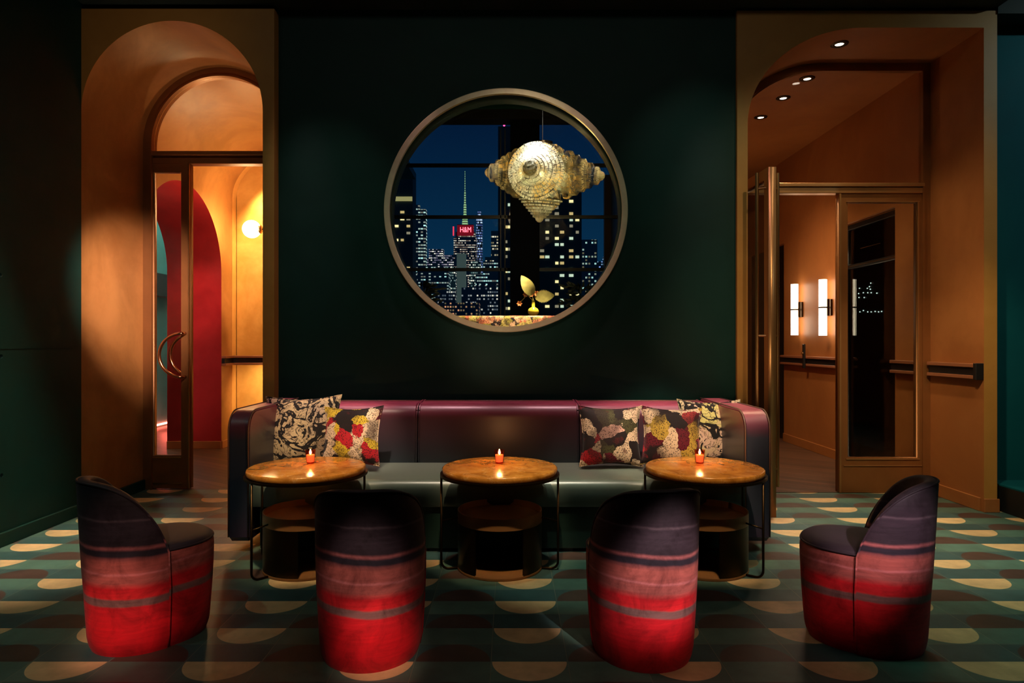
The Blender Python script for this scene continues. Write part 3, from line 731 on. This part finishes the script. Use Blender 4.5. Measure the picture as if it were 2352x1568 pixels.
# far layers
tower('wide low block with violet lights left of the red sign tower', [(976, 1048, 592), (985, 1018, 572), (1020, 1044, 585)], 700, cm('c1', 700, 4.2, 5, .8, .45, .55, (.6, .5, 1), WH, 2.0, rowdens=.4))
ts = tower('dark tower with red lit crown sign and tall lit spire', [(1042, 1094, 545), (1046, 1091, 532), (1050, 1087, 515)], 600, cm('c2', 600, 3.6, 5, .75, .45, .6, (1, .6, .4), WH, 1.7, rowdens=.6))
p0 = at(1068, 515, 601); 
bm = bmesh.new()
D = 602
pts = [(at(1068, v, D), r*D/F) for v, r in ((515, 7), (500, 5.5), (499, 3.5), (470, 3), (469, 2), (440, 1.6), (439, .9), (393, .5))]
tube(bm, [p for p, r in pts], [r for p, r in pts], 8)
n = NT('lit_spire'); X, Y, Z = n.xyz(n.pos()); st = n.math('FRACT', n.math('DIVIDE', Z, 2.2)); 
n.bsdf((.05, .08, .05), .4, emis=n.mix(st, (.35, .9, .35), (.9, .95, .6)), estr=n.math('ADD', n.math('MULTIPLY', n.math('LESS_THAN', st, .5), .8), .12)); 
meshobj('spire', bm, n.m, ts)
cu = bpy.data.curves.new('signtext', 'FONT'); cu.body = 'H&M'; cu.size = 1; cu.extrude = .02
to = bpy.data.objects.new('tmp', cu); COL.objects.link(to)
me = bpy.data.meshes.new_from_object(to.evaluated_get(bpy.context.evaluated_depsgraph_get())); bpy.data.objects.remove(to)
so = bpy.data.objects.new('sign_lettering', me); COL.objects.link(so); me.materials.append(emit('red_letters', (1, .10, .14), 7)); so.parent = ts
k = 600/F; w_ = max(v.co.x for v in me.vertices)-min(v.co.x for v in me.vertices)
so.scale = (25*k/w_,)*3; so.scale = (so.scale[0], 17*k, 1); so.rotation_euler = (PI/2, .0, 0); so.location = at(1056, 533, 598.5)
bm = B(at(1050, 541, 599.2), at(1088, 517, 599.8)+Vector((0, .0, 0))); meshobj('sign_panel', bm, emit('red_sign_glow', (.6, .01, .03), .35), ts)
meshobj('sign_side', B(at(1040, 541, 599.2), at(1043, 520, 599.8)), emit('red_sign_edge', (1, .05, .10), 1.6), ts)
tower('slender blue and white lit tower right of the spire', [(1094, 1108, 495), (1097, 1105, 484)], 650, cm('c3', 650, 2.6, 6, .7, .6, .75, (.10, .2, 1), (.6, .8, 1), 2.4, rowdens=.3))
tower('slim white windowed tower beside the left edge tower', [(949, 978, 480), (949, 964, 470)], 420, cm('c4', 420, 6, 7.5, .8, .45, .62, WH, TL, 2.0, rowdens=.5))
tower('mid distance block with yellow lit top floors', [(1128, 1146, 530), (1114, 1150, 590)], 380, cm('c5', 380, 5, 7, .7, .5, .45, YW, WH, 1.9, rowdens=.5))
tower('low bright teal lit block in front of the spire tower', [(1020, 1046, 612), (1078, 1104, 600)], 450, cm('c6', 450, 4, 6, .75, .5, .6, TL, WH, 1.9, rowdens=.4))
tower('blank slab below the red sign, its pale grey made by a faint glow', [(1049, 1070, 582)], 430, emit('grey_slab_glow', (.10, .16, .15), .5))  # not a lamp: emission gives the blank slab its pale tone
tower('broad low block with pale window rows at lower left', [(958, 1030, 622), (965, 1000, 610)], 330, cm('c7', 330, 6, 7, .75, .4, .55, WH, TL, 1.6, rowdens=.6))
tower('broad low block with pale window rows at lower centre', [(1092, 1150, 630), (1110, 1145, 600)], 320, cm('c8', 320, 5, 8, .8, .4, .6, WH, TL, 1.6, rowdens=.6))
tower('squat dark block with bluish windows near the bottom', [(1000, 1046, 668), (1060, 1150, 660), (1090, 1140, 655)], 250, cm('c9', 250, 5, 8, .7, .45, .5, (.6, .8, 1), WH, 1.4, rowdens=.4))
tower('low rooftop block with small orange windows at the very bottom', [(1015, 1100, 695)], 200, cm('c10', 200, 6, 8, .6, .5, .45, YW, (1, .4, .2), 1.3))
tower('distant low blocks with teal lights at the right', [(1370, 1450, 600), (1385, 1400, 590), (1405, 1440, 575)], 650, cm('c11', 650, 5, 6, .7, .5, .5, TL, BL, 1.6))
tower('grey green block with small windows right of the yellow windowed tower', [(1334, 1372, 550), (1345, 1395, 615)], 300, cm('c12', 300, 7, 8, .6, .5, .4, YW, TL, 1.3))
# near towers with real windows
def window_tower(label, u0, u1, v0, D, cols, rows, wpx, hpx, dens, group, mats, extra=None, litmax=90):
    t = thing('office_tower', label, 'building'); bm = bmesh.new(); cbox(bm, u0, u1, v0, D)
    meshobj('tower_body', bm, simple('dark_facade', (.03, .05, .05), .5), t)
    k = 0
    for c in cols:
        for r in rows:
            if random.random() < dens and k < litmax:
                jw = wpx*(.75+.4*random.random())
                bm = B(at(c-jw/2, r+hpx/2, D-.12), at(c+jw/2, r-hpx/2, D-.02)+Vector((0, 0, 0)))
                meshobj('window', bm, random.choice(mats), t); k += 1
    return t
WM = [emit('lit_window_a', (1, .85, .4), 1.5), emit('lit_window_b', (1, .75, .3), .8), emit('lit_window_c', (.8, 1, .75), 1.0), emit('lit_window_d', (1, .9, .6), .35)]
window_tower('dark tower with many square yellow windows right of the black column', 1236, 1336, 440, 120, [1245, 1257, 1279, 1291, 1312, 1326], [462+14.2*k for k in range(19)], 9, 6, .46, None, WM)
window_tower('dark narrow tower behind the thin mullions with green white windows', 1144, 1176, 290, 100, [1163, 1169], [470+17*k for k in range(15)], 6, 6, .5, None, WM)
window_tower('dark tower with lit storeys at the left edge of the round window', 880, 948, 385, 90, [898, 911, 924, 938], [455+16*k for k in range(14)], 9, 5, .42, None, WM)
bm = B(at(890, 461, 89.7), at(947, 452, 89.9)); meshobj('lit_storey', bm, emit('lit_storey_glow', (.8, .75, .3), .5), [o for o in bpy.data.objects if o.get('label', '').startswith('dark tower with lit storeys')][0])
bm = bmesh.new(); bmesh.ops.create_uvsphere(bm, u_segments=8, v_segments=6, radius=.16, matrix=Matrix.Translation(at(1158, 288, 100.2)))
meshobj('beacon', bm, emit('red_beacon', (1, .05, .2), 6), [o for o in bpy.data.objects if o.get('label', '').startswith('dark narrow tower')][0])
struct('ground', B((-400, 12, -20.5), (400, 900, -20)), BLACK)

# ------------------------------------------------------------------ sofa
t = thing('banquette_sofa', 'long leather banquette sofa, wine red backs and grey green seat', 'sofa', (0, 0, 0))
XA0, XA1, XB0, XB1 = -1.669, -1.543, 1.395, 1.548
def armprof():
    y0, y1, zb, zt, r = 3.87, 4.79, .068, .845, .125
    p = [(y1, zb), (y1, zt)]
    p += [(y0+r-r*math.sin(a_*PI/2/14), zt-r+r*math.cos(a_*PI/2/14)) for a_ in range(15)]
    p += [(y0, zb+.03), (y0+.03, zb)]
    return p
for (x0, x1) in ((XA0, XA1), (XB0, XB1)):
    bm = poly([armprof()], x0, x1, 'X')
    es = [e for e in bm.edges if len(e.link_faces) == 2 and abs(e.verts[0].co.x-e.verts[1].co.x) < 1e-6 and (abs(e.verts[0].co.x-x0) < 1e-5 or abs(e.verts[0].co.x-x1) < 1e-5) and e.calc_face_angle() > .5 and abs(e.link_faces[0].normal.x)+abs(e.link_faces[1].normal.x) > .9]
    bmesh.ops.bevel(bm, geom=es, offset=.012, segments=3, affect='EDGES')
    ao = meshobj('armrest', bm, SOFAA, t, auto=math.radians(35))
    for x in (x0+.004, x1-.004):
        q = armprof(); path = [(x, yy-.001 if i > 1 else yy, zz+.001) for i, (yy, zz) in enumerate(q[1:-1])]
        meshobj('piping', tube(bmesh.new(), path, .0045, 8), PIPE, ao, smooth=True)
def backprof():
    y0, y1, zb, zt, r = 4.47, 4.79, .36, .826, .09
    p = [(y1, zb), (y1, zt-.03), (y1-.03, zt)]
    p += [(y0+r+.02-r*math.sin(a_*PI/2/12), zt-r+r*math.cos(a_*PI/2/12)) for a_ in range(13)]
    p += [(y0+.01, .6), (y0, .45), (y0, zb)]
    return p
for (x0, x1) in ((XA1+.002, -.634), (-.628, .478), (.484, XB0-.002)):
    bm = poly([backprof()], x0, x1, 'X')
    es = [e for e in bm.edges if len(e.link_faces) == 2 and abs(e.link_faces[0].normal.x)+abs(e.link_faces[1].normal.x) > .9 and abs(e.verts[0].co.x-e.verts[1].co.x) < 1e-6]
    bmesh.ops.bevel(bm, geom=es, offset=.014, segments=3, affect='EDGES')
    bo = meshobj('back_cushion', bm, SOFAB, t, auto=math.radians(35))
    meshobj('piping', tube(bmesh.new(), [(x0+.01, 4.765, .828), (x1-.01, 4.765, .828)], .005, 8), PIPE, bo, smooth=True)
sp = [(4.47, .272), (4.47, .43)]+[(3.865+.05-.05*math.sin(a_*PI/2/10), .44-.05+.05*math.cos(a_*PI/2/10)-.008) for a_ in range(11)]+[(3.865, .31), (3.88, .275)]
bm = poly([sp], XA1+.003, XB0-.003, 'X'); meshobj('seat_cushion', bm, SOFAS, t, auto=math.radians(35))
meshobj('base', B((XA1+.05, 3.905, .02), (XB0-.05, 4.75, .27), .006, 2), SOFAP, t)
for x in (-1.35, -.45, .35, 1.2):
    meshobj('foot', B((x-.03, 3.92, 0), (x+.03, 3.98, .021)), BLACK, t)
    meshobj('foot', B((x-.03, 4.62, 0), (x+.03, 4.68, .021)), BLACK, t)

# ------------------------------------------------------------------ cushions
def cushion(name, label, u, v, D, w, h, thick, mat, lean, roll=0, yaw=0, group='printed throw cushions on the sofa'):
    N = 26; bm = bmesh.new(); g = {}
    for s in (-1, 1):
        for i in range(N+1):
            for j in range(N+1):
                a_, b_ = 2*i/N-1, 2*j/N-1
                edge = (i in (0, N) or j in (0, N))
                if edge and s == 1: g[(s, i, j)] = g[(-1, i, j)]; continue
                x = a_*w/2*(1-.13*(1-b_*b_)*abs(a_)**3) ; z = b_*h/2*(1-.13*(1-a_*a_)*abs(b_)**3)
                f = max(0, (1-abs(a_)**2.4))**.62*max(0, (1-abs(b_)**2.4))**.62
                y = s*thick/2*f*(1+.06*math.sin(5*a_+3*b_+u))
                g[(s, i, j)] = bm.verts.new((x, y, z))
        for i in range(N):
            for j in range(N):
                q = [g[(s, i, j)], g[(s, i+1, j)], g[(s, i+1, j+1)], g[(s, i, j+1)]]
                if s > 0: q.reverse()
                bm.faces.new(q)
    o = meshobj(name, bm, mat, smooth=True); tag(o, label, 'cushion', group)
    o.location = at(u, v, D); o.rotation_euler = (math.radians(lean), math.radians(roll), math.radians(yaw))
    # piping round the rim
    pts = [(a_*w/2*(1-.13*(1-b_*b_)*abs(a_)**3), 0, b_*h/2*(1-.13*(1-a_*a_)*abs(b_)**3)) for a_, b_ in
           [(2*i/20-1, -1) for i in range(20)]+[(1, 2*i/20-1) for i in range(20)]+[(1-2*i/20, 1) for i in range(20)]+[(-1, 1-2*i/20) for i in range(20)]]
    meshobj('seam', tube(bmesh.new(), pts, .004, 6, closed=True), mat, o, smooth=True)
    return o
cushion('throw_cushion', 'large black and cream floral cushion in the left corner of the sofa', 696, 988, 4.36, .50, .47, .15, FAB_A, -14, -1, 6)
cushion('throw_cushion', 'yellow red and cream speckled cushion overlapping the left black floral one', 808, 1001, 4.215, .40, .39, .13, FAB_B, -17, -2, -8)
cushion('throw_cushion', 'dark red and cream speckled cushion standing alone right of centre', 1402, 1001, 4.29, .42, .40, .14, FAB_C, -15, 1, 3)
cushion('throw_cushion', 'dark wine and gold speckled cushion leaning on the right black floral one', 1542, 1001, 4.19, .39, .38, .13, FAB_D, -17, 2, -6)
cushion('throw_cushion', 'black and pale cream floral cushion in the right corner of the sofa', 1634, 992, 4.355, .45, .44, .14, FAB_E, -13, 1, 8)

# ------------------------------------------------------------------ tables
def make_table():
    t = thing('cocktail_table', 'x', 'table', (0, 0, 0), group='round marble cocktail tables')
    R = .32; zt = .56
    meshobj('tabletop', lathe(bmesh.new(), [(0, zt-.034), (R-.006, zt-.034), (R, zt-.028), (R, zt-.005), (R-.004, zt-.001), (R-.008, zt), (0, zt)], 96), MARBLE, t, auto=math.radians(50))
    ring = lathe(bmesh.new(), [(R+.001, zt-.046), (R+.012, zt-.046), (R+.012, zt-.034), (R+.001, zt-.034), (R-.02, zt-.036), (R-.02, zt-.046), (R+.001, zt-.046)], 96)
    meshobj('rim_band', ring, DKBRONZE, t, auto=math.radians(40))
    for k, an in enumerate((-170, -10, 62, 118)):
        a_ = math.radians(an); c, s = math.cos(a_), math.sin(a_); r1 = R+.006
        pts = [(c*r1, s*r1, zt-.04), (c*r1, s*r1, .05)]
        pts += [(c*(r1-.04+.04*math.cos(q*PI/16)), s*(r1-.04+.04*math.cos(q*PI/16)), .048-.04*math.sin(q*PI/16)) for q in range(1, 9)]
        pts += [(c*.2, s*.2, .008)]
        lg = meshobj('leg', tube(bmesh.new(), pts, .0065, 10), DKBRONZE, t, smooth=True)
        meshobj('stay', tube(bmesh.new(), [(c*r1, s*r1, .27), (c*.228, s*.228, .285)], .005, 8), DKBRONZE, lg, smooth=True)
    TR = .235
    tray = lathe(bmesh.new(), [(0, .290), (TR-.006, .290), (TR-.006, .325), (TR, .325), (TR, .262), (TR-.006, .262), (TR-.006, .282), (0, .282)], 72)
    meshobj('lower_tray', tray, simple('tray_bronze', (.34, .16, .055), .42, .35), t, auto=math.radians(40))
    for a0 in (-57, 123):
        sh = lathe(bmesh.new(), [(TR-.008, .012), (TR-.001, .012), (TR-.001, .262), (TR-.008, .262), (TR-.008, .012)], 36, a0=math.radians(a0), a1=math.radians(a0+114))
        m = len(sh.verts)
        meshobj('shell_panel', sh, DKBRONZE, t, auto=math.radians(40))
    meshobj('base_disc', lathe(bmesh.new(), [(0, 0), (TR, 0), (TR+.002, .006), (TR, .014), (TR-.01, .018), (0, .018)], 72), simple('base_bronze', (.26, .12, .04), .45, .3), t, auto=math.radians(40))
    return t
T0 = make_table(); TY = 3.65
T0.location = (at(1148, 0, TY).x, TY, 0); T0['label'] = 'round ochre marble cocktail table in the middle, between the two rear view chairs'
dup(T0, (at(705.5, 0, TY).x, TY, 0), math.radians(39), 'round ochre marble cocktail table at the left end of the sofa')
dup(T0, (at(1617, 0, TY).x, TY, 0), math.radians(-30), 'round ochre marble cocktail table at the right end of the sofa')

# candles
def make_candle():
    t = thing('votive_candle', 'x', 'candle', (0, 0, .5602), group='votive candles on the tables')
    n = NT('amber_votive_glass'); Z = n.xyz(n.obj())[2]
    tr = n.n('ShaderNodeBsdfTransparent'); tr.inputs[0].default_value = (1, .55, .40, 1)
    gl = n.n('ShaderNodeBsdfGlossy'); gl.inputs['Roughness'].default_value = .05
    fr_ = n.n('ShaderNodeLayerWeight'); fr_.inputs[0].default_value = .5; mx = n.n('ShaderNodeMixShader'); n.set(mx.inputs[0], n.math('ADD', n.math('MULTIPLY', n.math('POWER', fr_.outputs[1], 4.0), .8), .04))
    n.t.links.new(tr.outputs[0], mx.inputs[1]); n.t.links.new(gl.outputs[0], mx.inputs[2]); n.t.links.new(mx.outputs[0], n.out.inputs[0])
    meshobj('glass_cup', lathe(bmesh.new(), [(0, 0), (.022, 0), (.030, .078), (.027, .078), (.0205, .008), (0, .008)], 32), n.m, t, smooth=True)
    n = NT('glowing_wax'); n.bsdf((.8, .3, .15), .5, emis=(1, .30, .12), estr=1.5)
    meshobj('wax', lathe(bmesh.new(), [(0, .010), (.020, .010), (.0235, .050), (.01, .047), (0, .047)], 24), n.m, t, smooth=True)
    meshobj('flame', lathe(bmesh.new(), [(0, .050), (.004, .053), (.007, .060), (.005, .070), (.002, .079), (0, .082)], 16), emit('candle_flame', (1, .62, .22), 45), t, smooth=True)
    return t
c0 = make_candle()
cpos = []
for i, (u, lb) in enumerate(((1147, 'lit candle in a small amber glass on the middle table'), (713, 'lit candle in a small amber glass on the left table'), (1607, 'lit candle in a small red amber glass on the right table'))):
    D = (H-.56)*F/(1064-V0); p = (at(u, 0, D).x, D, .5603)
    if i == 0: c0.location = p; c0['label'] = lb
    else: dup(c0, p, 0, lb)
    cpos.append(p)

# ------------------------------------------------------------------ barrel chairs
CA, CB1, CB2 = .213, .222, .272
def plan(th):
    """th measured from the rear (-Y), positive towards +X"""
    s, c = math.sin(th), -math.cos(th)
    e = 2.0 if c < 0 else 2.5
    b = CB1 if c < 0 else CB2
    r = (abs(s/CA)**e+abs(c/b)**e)**(-1/e)
    return Vector((r*s, r*c, 0))
def taper(z):
    t_ = min(1, max(0, z/.42)); k = .915+.085*math.sin(t_*PI/2)
    if z < .05: k -= .045*(1-z/.05)**2
    return k
def lean(z): return -.022*max(0, (z-.25)/.45)
def make_chair():
    t = thing('barrel_chair', 'x', 'chair', (0, 0, 0), group='ombre velvet barrel chairs')
    # body under the seat
    bm = bmesh.new(); rows = []; n = 72
    zs = [0, .008, .02, .035, .05, .1, .16, .22, .28, .33, .365, .385, .398, .405]
    for z in zs:
        off = 1-.05*max(0, (z-.375)/.03)**2
        k = taper(z)*off*.985
        rows.append([bm.verts.new(Vector((0, lean(z)*0, z))+plan(2*PI*i/n)*k) for i in range(n)])
    for a_, b_ in zip(rows[:-1], rows[1:]):
        for i in range(n): bm.faces.new((a_[i], a_[(i+1) % n], b_[(i+1) % n], b_[i]))
    bm.faces.new(list(reversed(rows[0]))); bm.faces.new(rows[-1])
    meshobj('seat_body', bm, VELVET, t, auto=math.radians(60))
    # seat cushion
    bm = bmesh.new(); rows = []
    for k, z in ((.90, .390), (.955, .395), (.965, .402), (.95, .412), (.90, .420), (.75, .427), (.5, .431), (.25, .432)):
        rows.append([bm.verts.new(Vector((0, .0, z))+plan(2*PI*i/n)*k) for i in range(n)])
    for a_, b_ in zip(rows[:-1], rows[1:]):
        for i in range(n): bm.faces.new((a_[i], a_[(i+1) % n], b_[(i+1) % n], b_[i]))
    bm.faces.new(rows[-1])
    sc = meshobj('seat_cushion', bm, VELDARK, t, smooth=True)
    meshobj('piping', tube(bmesh.new(), [Vector((0, 0, .403))+plan(2*PI*i/n)*.968 for i in range(n)], .0045, 8, closed=True), VELDARK, sc, smooth=True)
    # curved back shell
    TM = math.radians(100); m = 60
    def hgt(th):
        q = abs(th)/TM; return .405+.295*max(0, 1-q**3.3)**.78
    bm = bmesh.new(); rows = []
    for i in range(m+1):
        th = -TM+2*TM*i/m; h = hgt(th); P = plan(th); thick = .052*min(1, (h-.395)/.06+.12)
        dirn = P.normalized(); ring = []
        def pt(z, off):
            q = P*taper(z)+dirn*(.004-off); return Vector((q.x, q.y+lean(z), z))
        for z in (0.0, .008, .02, .05, .1, .16, .22, .28, .34): ring.append(pt(z, 0.0))
        for f in (.3, .6, .85): ring.append(pt(.34+(h-.34-.018)*f, 0))
        hh = h-.018
        for q in (0, 30, 60, 90, 120, 150, 180):
            a_ = math.radians(q); ring.append(pt(hh+.018*math.sin(a_), thick/2-thick/2*math.cos(a_)))
        for f in (.7, .35, 0): ring.append(pt(.37+(hh-.37)*f, thick))
        rows.append([bm.verts.new(v) for v in ring])
    for a_, b_ in zip(rows[:-1], rows[1:]):
        for j in range(len(a_)-1): bm.faces.new((a_[j], b_[j], b_[j+1], a_[j+1]))
    bmesh.ops.recalc_face_normals(bm, faces=bm.faces)
    bk = meshobj('backrest', bm, VELVET, t, auto=math.radians(70))
    path = []
    for i in range(m+1):
        th = -TM+2*TM*i/m; h = hgt(th)-.006; P = plan(th); d_ = P.normalized(); q = P*taper(h)+d_*.002
        path.append(Vector((q.x, q.y+lean(h), h)))
    def seam(s):
        th = s*TM; out = []
        for z in (.40, .33, .25, .15, .06, .01):
            P = plan(th); q = P*taper(z)+P.normalized()*.004; out.append(Vector((q.x, q.y+lean(z), z)))
        return out
    path = list(reversed(seam(-1)))+path+seam(1)
    meshobj('piping', tube(bmesh.new(), path, .0042, 8), VELVET, bk, smooth=True)
    return t
ch = make_chair()
def chair_at(u, D): return (at(u, 0, D).x, D, 0)
specs = [
    ((853, 2.665), 1, 'ombre red and black velvet barrel chair seen from behind, before the left and middle tables'),
    ((1474, 2.665), 12, 'ombre red and plum velvet barrel chair seen from behind, before the right table'),
    ((333, 2.79), -46, 'ombre red and black velvet barrel chair at far left, facing right'),
    ((1996, 2.76), 58, 'ombre red and plum velvet barrel chair at far right, facing left'),
]
for i, ((u, D), rz, lb) in enumerate(specs):
    if i == 0: ch.location = chair_at(u, D); ch.rotation_euler = (0, 0, math.radians(rz)); ch['label'] = lb
    else: dup(ch, chair_at(u, D), math.radians(rz), lb)

# ------------------------------------------------------------------ lights
def spot(name, loc, tgt, power, color=(1, .72, .45), ang=30, blend=.5, size=.04):
    l = bpy.data.lights.new(name, 'SPOT'); l.energy = power; l.color = color; l.spot_size = math.radians(ang); l.spot_blend = blend; l.shadow_soft_size = .12 if 'lantern' in name else size
    o = bpy.data.objects.new(name, l); COL.objects.link(o); o.location = loc
    o.rotation_euler = (Vector(tgt)-Vector(loc)).to_track_quat('-Z', 'Y').to_euler(); return o
def point(name, loc, power, color=(1, .7, .4), size=.05):
    l = bpy.data.lights.new(name, 'POINT'); l.energy = power; l.color = color; l.shadow_soft_size = size
    o = bpy.data.objects.new(name, l); COL.objects.link(o); o.location = loc; return o
def area(name, loc, tgt, power, color, sx, sy):
    l = bpy.data.lights.new(name, 'AREA'); l.energy = power; l.color = color; l.shape = 'RECTANGLE'; l.size = sx; l.size_y = sy
    o = bpy.data.objects.new(name, l); COL.objects.link(o); o.location = loc
    o.rotation_euler = (Vector(tgt)-Vector(loc)).to_track_quat('-Z', 'Y').to_euler(); return o
for p in cpos: point('candle_light', (p[0], p[1], p[2]+.13), 1.6, (1, .45, .15), .01)
W1 = (1, .72, .42); W2 = (1, .82, .60)
for x, pw in ((-1.15, 150), (-.06, 130), (1.09, 130)):
    spot('table_spot', (x*.9, 1.6, 4.5), (x, 3.60, .5), pw*4.6, W1, 11.5, .6)
for x in (-.62, .50): spot('seat_spot', (x, 3.4, 4.4), (x, 4.12, .45), 420, W2, 14, .7)
for x in (-.62, .50, -1.5, 1.45): spot('back_spot', (x, 4.55, 4.5), (x, 4.6, .8), 260, (1, .55, .60), 22, 1)
spot('cushion_spot', (-.9, 1.9, 4.3), (-1.15, 4.3, .68), 680, W2, 13, .7)
spot('cushion_spot', (1.2, 1.9, 4.3), (1.1, 4.3, .68), 780, W2, 17, .7)
spot('chair_spot', (-.7, -.9, 2.6), (-1.60, 2.70, .08), 700, (1, .55, .42), 6.5, 1)
spot('chair_spot', (-.7, -.9, 2.6), (-1.50, 2.70, .30), 200, (1, .62, .48), 9, 1)
spot('chair_spot', (.2, -.9, 2.4), (-.49, 2.45, .12), 620, (1, .60, .48), 6, 1)
spot('chair_spot', (-.2, -.9, 2.8), (-.54, 2.45, .36), 480, (1, .72, .60), 6, 1)
spot('chair_spot', (1.7, -.6, 2.8), (.60, 2.45, .38), 1150, (1, .78, .74), 6.5, .7)
spot('chair_spot', (.9, -.9, 2.8), (.58, 2.45, .25), 130, (1, .55, .42), 9, 1)
spot('chair_spot', (1.9, -.4, 2.8), (1.50, 2.6, .48), 720, (1, .74, .78), 7, 1)
spot('chair_spot', (1.0, -.4, 2.8), (1.40, 2.6, .34), 330, (1, .62, .55), 6, 1)
spot('floor_pool', (-2.4, 3.4, 4.4), (-2.8, 3.9, 0), 1000, W2, 26, .9)
spot('floor_pool', (2.3, 3.2, 4.4), (2.4, 4.2, 0), 620, W2, 30, .9)
spot('floor_pool', (.3, 3.0, 4.4), (.3, 3.6, 0), 200, (.8, 1, .8), 16, .7)
spot('floor_teal', (3.2, 1.2, 4.4), (2.9, 3.1, 0), 210, (.45, 1, .8), 42, .9)
spot('floor_teal', (-3.0, 1.2, 4.4), (-2.6, 3.1, 0), 90, (.6, 1, .9), 42, .9)
spot('jamb_wash', (-1.7, 3.7, 2.1), (-3.12, 5.45, 1.60), 430, (1, .72, .64), 40, 1)
spot('arch_wash', (-2.2, 4.0, .8), (-2.6, 5.2, 3.4), 60, (1, .70, .52), 40, 1)
spot('casing_wash', (-1.2, 3.6, .5), (-1.78, 4.76, 1.2), 16, W1, 50, 1)
spot('portal_wash', (2.4, 2.2, 4.4), (2.6, 4.85, 1.6), 160, W1, 55, 1)
spot('portal_wash', (2.2, 3.6, 2.6), (3.50, 5.15, .7), 110, W1, 50, 1)
spot('sidelight_wash', (2.2, 3.0, 2.4), (2.9, 5.45, .9), 110, W1, 32, 1)
spot('casing_wash', (1.2, 3.2, .9), (1.72, 4.85, 1.4), 22, W1, 50, 1)
point('corridor_globe', tuple(gp+Vector((0, -.16, 0))), 26, (1, .66, .30), .1)
spot('niche_down', (-2.9, 7.7, 3.55), (-2.95, 8.4, 1.6), 430, (1, .72, .34), 60, .7)
spot('niche_low', (-2.8, 7.7, .90), (-2.95, 8.2, .5), 30, (1, .72, .34), 120, .7)
spot('corridor_up', (-2.3, 6.4, 1.6), (-2.6, 6.9, 3.6), 130, (1, .62, .36), 110, 1)
spot('corridor_down', (-2.3, 6.4, 3.5), (-3.4, 7.6, 1.6), 70, (1, .60, .36), 60, 1)
spot('red_passage', (-2.5, 5.95, 2.3), (-3.65, 7.7, 1.75), 120, (1, .45, .40), 26, .9)
point('red_passage', (-3.72, 6.7, 2.3), 5, (1, .35, .30), .08)
area('green_room_light', (-4.6, 8.6, 3.7), (-5.2, 9.4, 1.5), 120, (.75, 1, .92), .6, 1.5)
point('red_floor', (-4.95, 9.4, .25), 8, (1, .12, .08), .05)
for y in (5.745, 6.2, 6.73): spot('downlight', (2.6, y, 3.55), (2.6, y, 0), 55, W1, 100, .9)
spot('downlight', (2.567, 5.08, 3.55), (2.567, 5.08, 0), 60, W1, 100, .9)
spot('corridor_up', (2.1, 7.4, 1.2), (2.9, 7.2, 3.575), 50, (1, .62, .36), 120, 1)
spot('corridor_wall', (1.9, 6.6, 3.4), (3.5, 7.4, 1.2), 120, (1, .68, .42), 70, 1)
spot('teal_wash', (5.6, 3.2, 4.3), (4.2, 5.0, 2.8), 70, (.75, 1, 1), 70, 1)
spot('wall_wash', (-1.45, 2.8, 4.4), (-1.35, 4.85, 2.0), 40, (.6, 1, .8), 30, 1)
spot('wall_wash', (1.5, 2.8, 4.4), (1.4, 4.85, 2.4), 36, (.6, 1, .8), 30, 1)
area('room_fill', (0, 2.6, 4.5), (0, 2.61, 0), 11, (1, .92, .82), 5, 1.2)
spot('left_wall_wash', (-.8, 1.0, 2.6), (-3.12, 4.0, 1.5), 34, (.85, 1, .92), 45, 1)
spot('ring_wash', (.4, 2.0, 4.5), (0, 4.85, 2.2), 110, (1, .8, .6), 28, .7)
spot('ring_low', (-.3, 3.9, .9), (0, 4.85, 1.5), 9, (1, .72, .5), 70, 1)
spot('lantern_spot', (.9, 5.15, 3.65), tuple(sc_), 60, (1, .92, .75), 60, .8)
spot('lantern_spot', (.1, 5.12, 2.95), tuple(sc_), 75, (1, .97, .92), 40, .8)
point('lantern_core', tuple(sc_), 20, (1, .8, .42), .05)
spot('lantern_side', (1.30, 5.35, 3.3), tuple(sc_+Vector((.35, 0, 0))), 70, (1, .86, .6), 30, .8)
spot('lantern_side', (-.85, 5.35, 3.3), tuple(sc_+Vector((-.35, 0, 0))), 60, (1, .86, .6), 24, .8)
spot('bench_spot', (.3, 5.07, 2.5), (.0, 5.21, 1.42), 260, W2, 44, .8)

w = bpy.data.worlds.new('night_sky'); SC.world = w; w.use_nodes = True
nt = w.node_tree; bg = nt.nodes['Background']
tc = nt.nodes.new('ShaderNodeTexCoord'); sx = nt.nodes.new('ShaderNodeSeparateXYZ'); rp = nt.nodes.new('ShaderNodeValToRGB')
nt.links.new(tc.outputs['Generated'], sx.inputs[0]); nt.links.new(sx.outputs[2], rp.inputs[0]); nt.links.new(rp.outputs[0], bg.inputs[0])
cr = rp.color_ramp; cr.elements[0].position = .0; cr.elements[0].color = (.004, .05, .12, 1); cr.elements[1].position = .35; cr.elements[1].color = (.001, .010, .042, 1)
bg.inputs[1].default_value = 1

# ------------------------------------------------------------------ camera
cam = bpy.data.cameras.new('camera'); co = bpy.data.objects.new('camera', cam); COL.objects.link(co)
cam.sensor_width = 36; cam.lens = F/2352*36
cam.shift_x = (1176-U0)/2352; cam.shift_y = -(784-V0)/2352
co.location = (0, 0, H); co.rotation_euler = (PI/2, 0, 0); cam.clip_end = 3000; cam.clip_start = .05
SC.camera = co
SC.view_settings.view_transform = 'Standard'; SC.view_settings.look = 'None'; SC.view_settings.gamma = 1
SC.view_settings.exposure = 0; SC.view_settings.use_curve_mapping = False
SC.cycles.use_denoising = True
SC.cycles.sample_clamp_indirect = 4
SC.cycles.use_adaptive_sampling = True; SC.cycles.adaptive_threshold = .03
SC.cycles.max_bounces = 6; SC.cycles.diffuse_bounces = 3; SC.cycles.glossy_bounces = 3; SC.cycles.transparent_max_bounces = 16
